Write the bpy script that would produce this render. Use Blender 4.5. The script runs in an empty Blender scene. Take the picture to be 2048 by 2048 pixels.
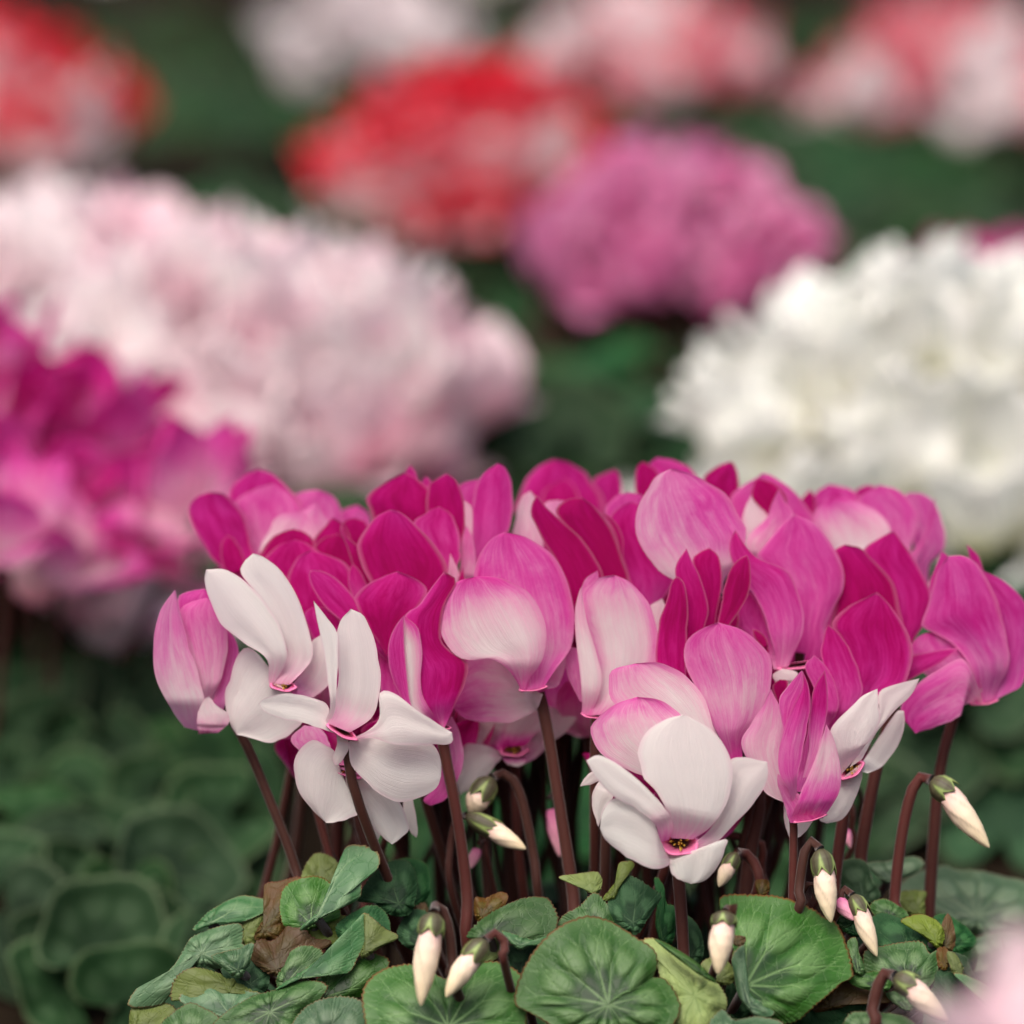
import bpy, math, random
import numpy as np
from mathutils import Vector, Matrix
random.seed(7); rng = np.random.default_rng(7)
SC = bpy.context.scene
COL = SC.collection

# ---------------------------------------------------------------- camera, sky, sun, exposure
FPX = 7253.0            # focal length in photo pixels (2048 px wide picture)
D0 = 1.30               # distance to the plant in focus
PITCH = math.radians(10.9)
CAMZ = 0.504
CAM = Vector((0.0, -D0, CAMZ))
cd = bpy.data.cameras.new('camera'); cam = bpy.data.objects.new('camera', cd); COL.objects.link(cam)
cam.location = CAM; cam.rotation_euler = (math.pi / 2 - PITCH, 0, 0)
cd.sensor_fit = 'HORIZONTAL'; cd.sensor_width = 24.0; cd.lens = 85.0
cd.clip_start = 0.05; cd.clip_end = 200.0
cd.dof.use_dof = True; cd.dof.focus_distance = D0 - 0.026; cd.dof.aperture_fstop = 2.8; cd.dof.aperture_blades = 0
SC.camera = cam
RM = cam.rotation_euler.to_matrix()

world = bpy.data.worlds.new('World'); SC.world = world; world.use_nodes = True
wn = world.node_tree
bg = wn.nodes['Background']
sky = wn.nodes.new('ShaderNodeTexSky'); sky.sky_type = 'NISHITA'; sky.sun_disc = False
SUN_EL = math.radians(62); SUN_AZ = math.radians(205)
sky.sun_elevation = SUN_EL; sky.sun_rotation = SUN_AZ
sky.air_density = 1.0; sky.dust_density = 8.0; sky.ozone_density = 0.4
wn.links.new(sky.outputs['Color'], bg.inputs['Color']); bg.inputs['Strength'].default_value = 0.10
sd = bpy.data.lights.new('sun', 'SUN'); sd.energy = 1.5; sd.angle = math.radians(40); sd.color = (1.0, 0.975, 0.94)
so = bpy.data.objects.new('sun', sd); COL.objects.link(so); so.location = (0, 0, 5)
# sky rotation is measured clockwise from +Y
sdir = Vector((math.sin(SUN_AZ) * math.cos(SUN_EL), math.cos(SUN_AZ) * math.cos(SUN_EL), math.sin(SUN_EL)))
so.rotation_euler = sdir.to_track_quat('Z', 'Y').to_euler()
SC.view_settings.view_transform = 'Standard'; SC.view_settings.look = 'None'
SC.view_settings.exposure = 0.78; SC.view_settings.gamma = 1.0; SC.view_settings.use_curve_mapping = False
SC.cycles.max_bounces = 8; SC.cycles.transmission_bounces = 4; SC.cycles.diffuse_bounces = 4
SC.cycles.use_denoising = True

# ---------------------------------------------------------------- helpers
CROPS = {'A': (280, 900, 520), 'B': (650, 900, 520), 'C': (1020, 900, 520), 'D': (1400, 900, 648),
         'E': (380, 1250, 550), 'F': (850, 1300, 500), 'G': (1150, 1250, 600), 'H': (1500, 1300, 548),
         'I': (250, 1600, 550), 'J': (700, 1600, 550), 'K': (1150, 1600, 550), 'M': (1550, 1600, 498),
         'O': (0, 0, 1932)}

def pix(crop, p):
    x0, y0, s = CROPS[crop]; k = s / 1932.0
    return (x0 + p[0] * k, y0 + p[1] * k)

def unproj(px, py, depth):
    """photo pixel + distance along the viewing axis beyond the focus plane (m) -> world; px, py, depth arrays."""
    px = np.asarray(px, float); py = np.asarray(py, float); d = D0 + np.asarray(depth, float)
    c = np.stack([(px - 1024) / FPX * d, (1024 - py) / FPX * d, -d], -1)
    R = np.array(RM)
    return c @ R.T + np.array(CAM)

def spline(pts, n, closed=False):
    P = np.array(pts, float)
    if closed: Q = np.vstack([P[-1], P, P[0], P[1]])
    else: Q = np.vstack([2 * P[0] - P[1], P, 2 * P[-1] - P[-2]])
    out = []
    m = len(Q) - 3
    for i in range(m):
        p0, p1, p2, p3 = Q[i:i + 4]
        t = np.linspace(0, 1, 12, endpoint=False)[:, None]
        out.append(0.5 * ((2 * p1) + (-p0 + p2) * t + (2 * p0 - 5 * p1 + 4 * p2 - p3) * t * t + (-p0 + 3 * p1 - 3 * p2 + p3) * t ** 3))
    out.append(Q[-2][None]) 
    C = np.vstack(out)
    s = np.r_[0, np.cumsum(np.linalg.norm(np.diff(C, axis=0), axis=1))]
    tt = np.linspace(0, s[-1], n + 1)[:-1] if closed else np.linspace(0, s[-1], n)
    return np.stack([np.interp(tt, s, C[:, k]) for k in range(C.shape[1])], -1)

WORG = {}
def link(name, mesh, parent=None, origin=None):
    o = bpy.data.objects.new(name, mesh); COL.objects.link(o)
    w = Vector(origin) if origin is not None else Vector((0, 0, 0))
    WORG[o] = w
    if parent is not None:
        o.parent = parent; o.location = w - WORG[parent]
    else: o.location = w
    return o

def mesh(name, V, faces, mat, attrs=None, uv=None, smooth=True):
    me = bpy.data.meshes.new(name)
    me.from_pydata([tuple(v) for v in V], [], faces)
    if attrs:
        for k, a in attrs.items():
            at = me.attributes.new(k, 'FLOAT', 'POINT'); at.data.foreach_set('value', np.asarray(a, np.float32))
    if uv is not None:
        l = me.uv_layers.new(name='UVMap')
        idx = np.zeros(len(me.loops), np.int32); me.loops.foreach_get('vertex_index', idx)
        l.data.foreach_set('uv', np.asarray(uv, np.float32)[idx].ravel())
    if smooth: me.polygons.foreach_set('use_smooth', [True] * len(me.polygons))
    me.materials.append(mat)
    me.update()
    return me

def obj(name, Vw, faces, mat, parent, origin=None, attrs=None, uv=None, thick=None):
    Vw = np.asarray(Vw, float)
    if origin is None: origin = Vw.mean(0)
    me = mesh(name, Vw - np.array(origin), faces, mat, attrs, uv)
    o = link(name, me, parent, origin)
    if thick:
        m = o.modifiers.new('thickness', 'SOLIDIFY'); m.thickness = thick; m.offset = 0
    return o

def grid_faces(nu, nv, wrap=False):
    f = []
    for i in range(nu - 1):
        for j in range(nv if wrap else nv - 1):
            k = (j + 1) % nv
            f.append((i * nv + j, i * nv + k, (i + 1) * nv + k, (i + 1) * nv + j))
    return f

def tube_geo(P, R, sides=10, cap=True):
    P = np.asarray(P, float); n = len(P); R = np.broadcast_to(R, (n,))
    T = np.gradient(P, axis=0); T /= np.linalg.norm(T, axis=1)[:, None] + 1e-12
    ref = np.array([0.3, -1.0, 0.1]); ref /= np.linalg.norm(ref)
    V = []
    a = np.arange(sides) * 2 * math.pi / sides
    for i in range(n):
        N = np.cross(T[i], ref); N /= np.linalg.norm(N) + 1e-9; B = np.cross(T[i], N)
        V.append(P[i] + R[i] * (np.cos(a)[:, None] * N + np.sin(a)[:, None] * B))
    V = np.vstack(V); f = grid_faces(n, sides, True)
    if cap:
        f.append(tuple(range(sides))); f.append(tuple((n - 1) * sides + k for k in range(sides)))
    return V, f

# ---------------------------------------------------------------- materials
def new_mat(name):
    m = bpy.data.materials.new(name); m.use_nodes = True
    nt = m.node_tree; nt.nodes.clear()
    out = nt.nodes.new('ShaderNodeOutputMaterial')
    return m, nt, out

def N(nt, t, **kw):
    n = nt.nodes.new(t)
    for k, v in kw.items(): setattr(n, k, v)
    return n

def attr(nt, name):
    return N(nt, 'ShaderNodeAttribute', attribute_name=name).outputs['Fac']

def mth(nt, op, a, b=None, c=None, clamp=False):
    n = N(nt, 'ShaderNodeMath', operation=op); n.use_clamp = clamp
    for i, v in enumerate((a, b, c)):
        if v is None: continue
        if isinstance(v, (int, float)): n.inputs[i].default_value = v
        else: nt.links.new(v, n.inputs[i])
    return n.outputs[0]

def mixc(nt, f, a, b, mode='MIX'):
    n = N(nt, 'ShaderNodeMix', data_type='RGBA', blend_type=mode)
    for i, v in ((0, f), (6, a), (7, b)):
        if isinstance(v, (int, float)): n.inputs[i].default_value = v
        elif isinstance(v, tuple): n.inputs[i].default_value = (*v, 1)
        else: nt.links.new(v, n.inputs[i])
    return n.outputs[2]

def ramp(nt, f, stops):
    n = N(nt, 'ShaderNodeValToRGB'); cr = n.color_ramp
    while len(cr.elements) > 1: cr.elements.remove(cr.elements[0])
    cr.elements[0].position = stops[0][0]; cr.elements[0].color = (*stops[0][1], 1)
    for p, c in stops[1:]:
        e = cr.elements.new(p); e.color = (*c, 1)
    nt.links.new(f, n.inputs[0]); return n.outputs[0]

def noise(nt, scale, detail=3, vec=None, rough=0.5, dist=0.0):
    n = N(nt, 'ShaderNodeTexNoise'); n.inputs['Scale'].default_value = scale
    n.inputs['Detail'].default_value = detail; n.inputs['Roughness'].default_value = rough
    n.inputs['Distortion'].default_value = dist
    if vec is not None: nt.links.new(vec, n.inputs['Vector'])
    return n.outputs['Fac']

def scaled_uv(nt, sx, sy):
    tc = N(nt, 'ShaderNodeTexCoord'); mp = N(nt, 'ShaderNodeMapping')
    mp.inputs['Scale'].default_value = (sx, sy, 1)
    info = N(nt, 'ShaderNodeObjectInfo')
    cmb = N(nt, 'ShaderNodeCombineXYZ')
    r = mth(nt, 'MULTIPLY', info.outputs['Random'], 37.0)
    nt.links.new(r, cmb.inputs[0]); nt.links.new(r, cmb.inputs[1])
    nt.links.new(tc.outputs['UV'], mp.inputs['Vector']); nt.links.new(cmb.outputs[0], mp.inputs['Location'])
    return mp.outputs[0]

def petal_mat(name, stops, streak=0.36, transl=0.5, sheen=0.12, rimcol=(0.80, 0.42, 0.56), rimf=0.32):
    m, nt, out = new_mat(name)
    tone = attr(nt, 'tone')
    s1 = noise(nt, 1.0, 5, scaled_uv(nt, 42, 3.2), 0.65, 0.5)
    s2 = noise(nt, 1.0, 4, scaled_uv(nt, 9, 2.0), 0.6, 0.8)
    s3 = noise(nt, 1.0, 2, scaled_uv(nt, 110, 40), 0.6)
    st = mth(nt, 'ADD', mth(nt, 'MULTIPLY', mth(nt, 'SUBTRACT', s1, 0.5), 1.05), mth(nt, 'MULTIPLY', mth(nt, 'SUBTRACT', s2, 0.5), 0.75))
    st = mth(nt, 'ADD', st, mth(nt, 'MULTIPLY', mth(nt, 'SUBTRACT', s3, 0.5), 0.38))
    s5 = noise(nt, 1.0, 3, scaled_uv(nt, 4.5, 3.5), 0.6, 1.2)
    oi = N(nt, 'ShaderNodeObjectInfo')
    st = mth(nt, 'ADD', st, mth(nt, 'MULTIPLY', mth(nt, 'SUBTRACT', s5, 0.5), 0.9))
    st = mth(nt, 'ADD', st, mth(nt, 'MULTIPLY', mth(nt, 'SUBTRACT', oi.outputs['Random'], 0.5), 0.35))
    mid = mth(nt, 'MULTIPLY', mth(nt, 'MULTIPLY', tone, mth(nt, 'SUBTRACT', 1.25, tone)), 2.6)
    t2 = mth(nt, 'ADD', tone, mth(nt, 'MULTIPLY', mth(nt, 'MULTIPLY', st, streak), mid), clamp=True)
    col = ramp(nt, t2, stops)
    rim = mth(nt, 'MULTIPLY', attr(nt, 'rim'), rimf)
    col = mixc(nt, rim, col, rimcol)
    s4 = noise(nt, 1.0, 3, scaled_uv(nt, 95, 2.0), 0.55, 0.3)
    veins = mth(nt, 'ADD', mth(nt, 'MULTIPLY', mth(nt, 'SUBTRACT', s1, 0.5), 0.10), mth(nt, 'MULTIPLY', mth(nt, 'SUBTRACT', s4, 0.5), 0.24))
    hs = N(nt, 'ShaderNodeHueSaturation'); nt.links.new(col, hs.inputs['Color'])
    nt.links.new(mth(nt, 'ADD', 1.0, veins), hs.inputs['Value'])
    col = hs.outputs[0]
    bmp = N(nt, 'ShaderNodeBump'); bmp.inputs['Strength'].default_value = 0.5; bmp.inputs['Distance'].default_value = 0.0008
    nt.links.new(mth(nt, 'ADD', mth(nt, 'ADD', s4, mth(nt, 'MULTIPLY', s1, 0.5)), mth(nt, 'MULTIPLY', s3, 0.3)), bmp.inputs['Height'])
    p = N(nt, 'ShaderNodeBsdfPrincipled'); nt.links.new(col, p.inputs['Base Color'])
    p.inputs['Roughness'].default_value = 0.65; p.inputs['Specular IOR Level'].default_value = 0.10
    p.inputs['Sheen Weight'].default_value = sheen; p.inputs['Sheen Roughness'].default_value = 0.35
    nt.links.new(bmp.outputs[0], p.inputs['Normal'])
    tr = N(nt, 'ShaderNodeBsdfTranslucent'); nt.links.new(col, tr.inputs['Color'])
    mx = N(nt, 'ShaderNodeMixShader'); mx.inputs[0].default_value = transl
    nt.links.new(p.outputs[0], mx.inputs[1]); nt.links.new(tr.outputs[0], mx.inputs[2])
    nt.links.new(mx.outputs[0], out.inputs['Surface'])
    return m

MAG = [(0.0, (0.90, 0.895, 0.855)), (0.10, (0.85, 0.77, 0.76)), (0.25, (0.83, 0.53, 0.64)), (0.42, (0.78, 0.24, 0.52)),
       (0.58, (0.70, 0.085, 0.40)), (0.74, (0.60, 0.020, 0.27)), (0.88, (0.48, 0.003, 0.165)), (1.0, (0.36, 0.001, 0.10))]
M_PETAL = petal_mat('cyclamen_petal_magenta', MAG)
M_WHITE = petal_mat('cyclamen_petal_white', [(0.0, (0.92, 0.93, 0.89)), (0.5, (0.84, 0.84, 0.60)), (1.0, (0.62, 0.62, 0.18))], 0.3, 0.35)
M_PALE = petal_mat('cyclamen_petal_pale_pink', [(0.0, (0.92, 0.87, 0.87)), (0.35, (0.90, 0.70, 0.76)), (0.7, (0.83, 0.44, 0.56)), (1.0, (0.74, 0.18, 0.38))], 0.5, 0.35)
M_RED = petal_mat('cyclamen_petal_red', [(0.0, (0.84, 0.76, 0.73)), (0.3, (0.82, 0.36, 0.44)), (0.6, (0.80, 0.06, 0.10)), (1.0, (0.78, 0.010, 0.035))], 0.5, 0.3)
M_LILAC = petal_mat('cyclamen_petal_lilac', [(0.0, (0.86, 0.68, 0.78)), (0.35, (0.84, 0.44, 0.64)), (0.7, (0.76, 0.20, 0.47)), (1.0, (0.56, 0.03, 0.25))], 0.9, 0.3)

def stem_mat():
    m, nt, out = new_mat('flower_stem_maroon')
    n1 = noise(nt, 38, 5); n2 = noise(nt, 900, 2)
    info = N(nt, 'ShaderNodeObjectInfo')
    c = mixc(nt, mth(nt, 'POWER', info.outputs['Random'], 2.0), (0.026, 0.007, 0.005), (0.085, 0.010, 0.010))
    c = mixc(nt, mth(nt, 'MULTIPLY', mth(nt, 'POWER', n1, 1.5), 1.1, clamp=True), c, (0.060, 0.020, 0.012))
    c = mixc(nt, mth(nt, 'MULTIPLY', n2, 0.2), c, (0.10, 0.04, 0.03))
    p = N(nt, 'ShaderNodeBsdfPrincipled'); nt.links.new(c, p.inputs['Base Color'])
    p.inputs['Roughness'].default_value = 0.6; p.inputs['Specular IOR Level'].default_value = 0.25
    p.inputs['Sheen Weight'].default_value = 0.25; p.inputs['Sheen Roughness'].default_value = 0.3
    b = N(nt, 'ShaderNodeBump'); b.inputs['Strength'].default_value = 0.3; b.inputs['Distance'].default_value = 0.0005
    nt.links.new(n2, b.inputs['Height']); nt.links.new(b.outputs[0], p.inputs['Normal'])
    nt.links.new(p.outputs[0], out.inputs['Surface']); return m
M_STEM = stem_mat()

def leaf_mat(name, dark, mid, silver, vein, rimc, transl=0.12, rough=0.5, spec=0.3):
    m, nt, out = new_mat(name)
    tc = N(nt, 'ShaderNodeTexCoord')
    info = N(nt, 'ShaderNodeObjectInfo')
    nv = N(nt, 'ShaderNodeVectorMath', operation='ADD'); nt.links.new(tc.outputs['Object'], nv.inputs[0])
    nt.links.new(info.outputs['Random'], nv.inputs[1])
    n1 = noise(nt, 70, 5, nv.outputs[0], 0.6, 0.6); n2 = noise(nt, 500, 3, nv.outputs[0]); n3 = noise(nt, 25, 3, nv.outputs[0])
    vr = N(nt, 'ShaderNodeTexVoronoi', feature='DISTANCE_TO_EDGE'); vr.inputs['Scale'].default_value = 210
    wv = N(nt, 'ShaderNodeVectorMath', operation='ADD'); nt.links.new(nv.outputs[0], wv.inputs[0])
    nt.links.new(mth(nt, 'MULTIPLY', n1, 0.01), wv.inputs[1]); nt.links.new(wv.outputs[0], vr.inputs['Vector'])
    fine = mth(nt, 'SUBTRACT', 1.0, mth(nt, 'MULTIPLY', vr.outputs['Distance'], 14.0), clamp=True)
    g = mth(nt, 'ADD', attr(nt, 'silver'), mth(nt, 'MULTIPLY', mth(nt, 'SUBTRACT', n1, 0.5), 0.5), clamp=True)
    base = mixc(nt, mth(nt, 'ADD', attr(nt, 'core'), mth(nt, 'MULTIPLY', mth(nt, 'SUBTRACT', n3, 0.5), 1.1), clamp=True), mid, dark)
    c = mixc(nt, g, base, silver)
    c = mixc(nt, mth(nt, 'MULTIPLY', fine, 0.10), c, vein)
    c = mixc(nt, mth(nt, 'MULTIPLY', attr(nt, 'vein'), 0.58), c, vein)
    c = mixc(nt, mth(nt, 'MULTIPLY', n2, 0.18), c, dark)
    c = mixc(nt, attr(nt, 'rim'), c, rimc)
    hs = N(nt, 'ShaderNodeHueSaturation'); nt.links.new(c, hs.inputs['Color'])
    nt.links.new(mth(nt, 'ADD', 0.75, mth(nt, 'MULTIPLY', info.outputs['Random'], 0.5)), hs.inputs['Value'])
    nt.links.new(mth(nt, 'ADD', 0.85, mth(nt, 'MULTIPLY', mth(nt, 'FRACT', mth(nt, 'MULTIPLY', info.outputs['Random'], 7.3)), 0.3)), hs.inputs['Saturation'])
    c = hs.outputs[0]
    b = N(nt, 'ShaderNodeBump'); b.inputs['Strength'].default_value = 0.35; b.inputs['Distance'].default_value = 0.0007
    nt.links.new(mth(nt, 'SUBTRACT', mth(nt, 'ADD', n1, mth(nt, 'MULTIPLY', n2, 0.25)), mth(nt, 'MULTIPLY', fine, 0.5)), b.inputs['Height'])
    p = N(nt, 'ShaderNodeBsdfPrincipled'); nt.links.new(c, p.inputs['Base Color']); nt.links.new(b.outputs[0], p.inputs['Normal'])
    p.inputs['Roughness'].default_value = rough; p.inputs['Specular IOR Level'].default_value = spec
    tr = N(nt, 'ShaderNodeBsdfTranslucent'); nt.links.new(c, tr.inputs['Color'])
    mx = N(nt, 'ShaderNodeMixShader'); mx.inputs[0].default_value = transl
    nt.links.new(p.outputs[0], mx.inputs[1]); nt.links.new(tr.outputs[0], mx.inputs[2])
    nt.links.new(mx.outputs[0], out.inputs['Surface']); return m
LEAFM = {
 'g': leaf_mat('leaf_green', (0.005, 0.022, 0.006), (0.028, 0.092, 0.015), (0.090, 0.170, 0.060), (0.17, 0.28, 0.115), (0.13, 0.045, 0.02)),
 'd': leaf_mat('leaf_dark_green', (0.005, 0.022, 0.009), (0.012, 0.050, 0.017), (0.035, 0.10, 0.038), (0.07, 0.14, 0.06), (0.05, 0.07, 0.03), 0.12, 0.6, 0.12),
 's': leaf_mat('leaf_silver_green', (0.009, 0.040, 0.016), (0.042, 0.118, 0.044), (0.13, 0.215, 0.115), (0.20, 0.29, 0.155), (0.20, 0.13, 0.06)),
 'o': leaf_mat('leaf_underside_olive', (0.09, 0.13, 0.018), (0.16, 0.22, 0.035), (0.15, 0.20, 0.04), (0.09, 0.14, 0.02), (0.17, 0.06, 0.03), 0.3),
 'y': leaf_mat('leaf_underside_lime', (0.17, 0.25, 0.06), (0.24, 0.32, 0.09), (0.24, 0.32, 0.09), (0.10, 0.17, 0.03), (0.17, 0.06, 0.03), 0.3),
 'b': leaf_mat('leaf_underside_brown', (0.050, 0.038, 0.008), (0.105, 0.050, 0.016), (0.09, 0.065, 0.014), (0.10, 0.09, 0.02), (0.14, 0.04, 0.03), 0.3),
 'k': leaf_mat('leaf_blue_green', (0.004, 0.017, 0.005), (0.012, 0.040, 0.012), (0.050, 0.095, 0.045), (0.06, 0.11, 0.06), (0.12, 0.165, 0.085), 0.12, 0.62, 0.12),
}

def mouth_mat():
    m, nt, out = new_mat('flower_mouth')
    c = ramp(nt, attr(nt, 'tone'), [(0.0, (0.70, 0.13, 0.34)), (0.25, (0.62, 0.08, 0.27)), (0.5, (0.42, 0.05, 0.16)), (0.62, (0.16, 0.07, 0.02)), (1.0, (0.05, 0.04, 0.008))])
    c = mixc(nt, mth(nt, 'MULTIPLY', noise(nt, 900, 3), 0.35), c, (0.75, 0.45, 0.5))
    p = N(nt, 'ShaderNodeBsdfPrincipled'); nt.links.new(c, p.inputs['Base Color']); p.inputs['Roughness'].default_value = 0.55
    nt.links.new(p.outputs[0], out.inputs['Surface']); return m
M_MOUTH = mouth_mat()

def plain(name, a, b, sc, rough=0.6):
    m, nt, out = new_mat(name)
    c = mixc(nt, noise(nt, sc, 4), a, b)
    p = N(nt, 'ShaderNodeBsdfPrincipled'); nt.links.new(c, p.inputs['Base Color']); p.inputs['Roughness'].default_value = rough
    nt.links.new(p.outputs[0], out.inputs['Surface']); return m
M_STAMEN = plain('stamen_yellow', (0.55, 0.36, 0.04), (0.35, 0.2, 0.03), 2000)
M_SOIL = plain('soil', (0.006, 0.005, 0.003), (0.018, 0.012, 0.008), 60, 1.0)
M_SOIL.node_tree.nodes['Principled BSDF'].inputs['Specular IOR Level'].default_value = 0.02

def bud_mat(name, tipc, midc, basec):
    m, nt, out = new_mat(name)
    c = ramp(nt, attr(nt, 'tone'), [(0.0, basec), (0.35, midc), (1.0, tipc)])
    n1 = noise(nt, 1.0, 4, scaled_uv(nt, 30, 3), 0.6)
    c = mixc(nt, mth(nt, 'MULTIPLY', n1, 0.25), c, basec)
    c = mixc(nt, mth(nt, 'MULTIPLY', attr(nt, 'rim'), 0.5), c, tuple(x * 0.72 for x in midc))
    b = N(nt, 'ShaderNodeBump'); b.inputs['Strength'].default_value = 0.4; b.inputs['Distance'].default_value = 0.0006
    nt.links.new(n1, b.inputs['Height'])
    p = N(nt, 'ShaderNodeBsdfPrincipled'); nt.links.new(c, p.inputs['Base Color']); p.inputs['Roughness'].default_value = 0.5
    nt.links.new(b.outputs[0], p.inputs['Normal'])
    p.inputs['Specular IOR Level'].default_value = 0.25
    nt.links.new(p.outputs[0], out.inputs['Surface']); return m
M_BUD = bud_mat('bud_cream', (0.74, 0.64, 0.38), (0.80, 0.66, 0.49), (0.76, 0.47, 0.45))
M_BUDP = bud_mat('bud_pink', (0.78, 0.42, 0.46), (0.75, 0.30, 0.45), (0.62, 0.14, 0.34))
def calyx_mat():
    m, nt, out = new_mat('calyx_olive')
    c = ramp(nt, attr(nt, 'tone'), [(0.0, (0.05, 0.042, 0.022)), (0.55, (0.065, 0.07, 0.028)), (0.8, (0.16, 0.24, 0.06)), (1.0, (0.30, 0.40, 0.12))])
    c = mixc(nt, mth(nt, 'MULTIPLY', noise(nt, 1200, 3), 0.5), c, (0.09, 0.075, 0.04))
    c = mixc(nt, attr(nt, 'rim'), c, (0.03, 0.014, 0.01))
    p = N(nt, 'ShaderNodeBsdfPrincipled'); nt.links.new(c, p.inputs['Base Color']); p.inputs['Roughness'].default_value = 0.6
    nt.links.new(p.outputs[0], out.inputs['Surface']); return m
M_CALYX = calyx_mat()

# ---------------------------------------------------------------- the setting
def soil():
    n = 90; xs = np.linspace(-30, 30, n); ys = np.linspace(-4, 90, n)
    xs = np.sign(xs) * (np.abs(xs) / 30) ** 2 * 30; ys = -4 + ((ys + 4) / 94) ** 2 * 94
    X, Y = np.meshgrid(xs, ys, indexing='ij'); Z = rng.normal(0, 0.003, X.shape)
    o = obj('ground', np.stack([X, Y, Z], -1).reshape(-1, 3), grid_faces(n, n), M_SOIL, None, (0, 0, 0)); o['kind'] = 'structure'
soil()

def plant(name, label, base, group='cyclamen plants growing in the bed'):
    o = bpy.data.objects.new(name, None); COL.objects.link(o); o.location = base
    o.empty_display_size = 0.02
    o['label'] = label; o['category'] = 'cyclamen plant'; o['group'] = group
    WORG[o] = Vector(base); return o

# ---------------------------------------------------------------- main plant builders
_b = unproj(1190, 1700, 0.085); BASE = Vector((_b[0], _b[1], 0.0))
MAIN = plant('cyclamen_plant', 'sharp magenta and white cyclamen in front, with dark maroon stems and drooping cream buds', BASE)

def petal_surface(crop, d, L, tip, R, tones, bulge=None, tw=0.0, curl=0.0, edge=0.0, nu=30, nv=15, name='petal', tipd=0.0, lr=0.0, ripple=1.0):
    Lp = [pix(crop, p) for p in L] + [pix(crop, tip)]
    Rp = [pix(crop, p) for p in R] + [pix(crop, tip)]
    # smooth the closed tip: rails meet there
    a = spline(Lp, nu); b = spline(Rp, nu)
    v = np.linspace(0, 1, nu); u = np.linspace(0, 1, nv)
    jt = lambda: np.interp(v, np.linspace(0, 1, 13), rng.normal(0, 1, 13) * np.r_[0, np.ones(11), 0])[:, None]
    W = np.linalg.norm(a - b, axis=1)
    dr = (a - b) / (W[:, None] + 1e-6); js = 0.011 * W.max()
    a = a + dr * jt() * js; b = b + dr * jt() * js
    W = np.linalg.norm(a - b, axis=1)
    wmax = W.max()
    if bulge is None: bulge = 0.10
    bulge *= 0.36
    U, Vv = np.meshgrid(u, v)
    # arc cross sections so the rows bow towards the tip like real petals
    mid = (a + b) / 2
    P = a[:, None] * (1 - U[..., None]) + b[:, None] * U[..., None]
    s = 2 * U - 1
    px_m = 0.00018
    dep = d * 0.001 + tipd * 0.001 * Vv ** 1.5
    dep = dep - bulge * (W[:, None] * px_m) * (1 - s * s)
    dep = dep + tw * 0.001 * s * np.sin(np.pi * np.clip(Vv, 0, 1)) 
    dep = dep - curl * 0.001 * (Vv ** 4)
    near = math.hypot((Lp[0][0] + Rp[0][0]) / 2 - CUR_C[0], (Lp[0][1] + Rp[0][1]) / 2 - CUR_C[1]) < 0.75 * CUR_C[2] + 14
    if near:
        q = np.clip(Vv / 0.22, 0, 1); q = q * q * (3 - 2 * q)
        dep = (CUR_D + 0.0002) * (1 - q) + dep * q
    ph = random.random() * 6.28
    dep = dep + ripple * 0.0011 * (wmax / 200) * (np.abs(s) ** 2) * np.sin(Vv * 7 + ph + s * 1.5) + ripple * 0.0006 * (wmax / 200) * np.sin(s * 5 + ph * 2) * np.sin(np.pi * Vv)
    V = unproj(P[..., 0], P[..., 1], dep).reshape(-1, 3)
    t = np.interp(Vv, np.linspace(0, 1, len(tones)), tones)
    t = t + edge * np.maximum(np.abs(s) ** 3, Vv ** 5) * np.minimum(1, Vv * 3) + lr * s * 0.5
    ed = np.minimum((1 - np.abs(s)) * W[:, None] / 2, (1 - Vv) * 3 * wmax)
    rim = np.clip(1 - ed / 3.0, 0, 1) * (Vv > 0.12)
    return V, grid_faces(nu, nv), np.clip(t, 0, 1).ravel(), rim.ravel(), np.stack([U, Vv], -1).reshape(-1, 2)

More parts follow.
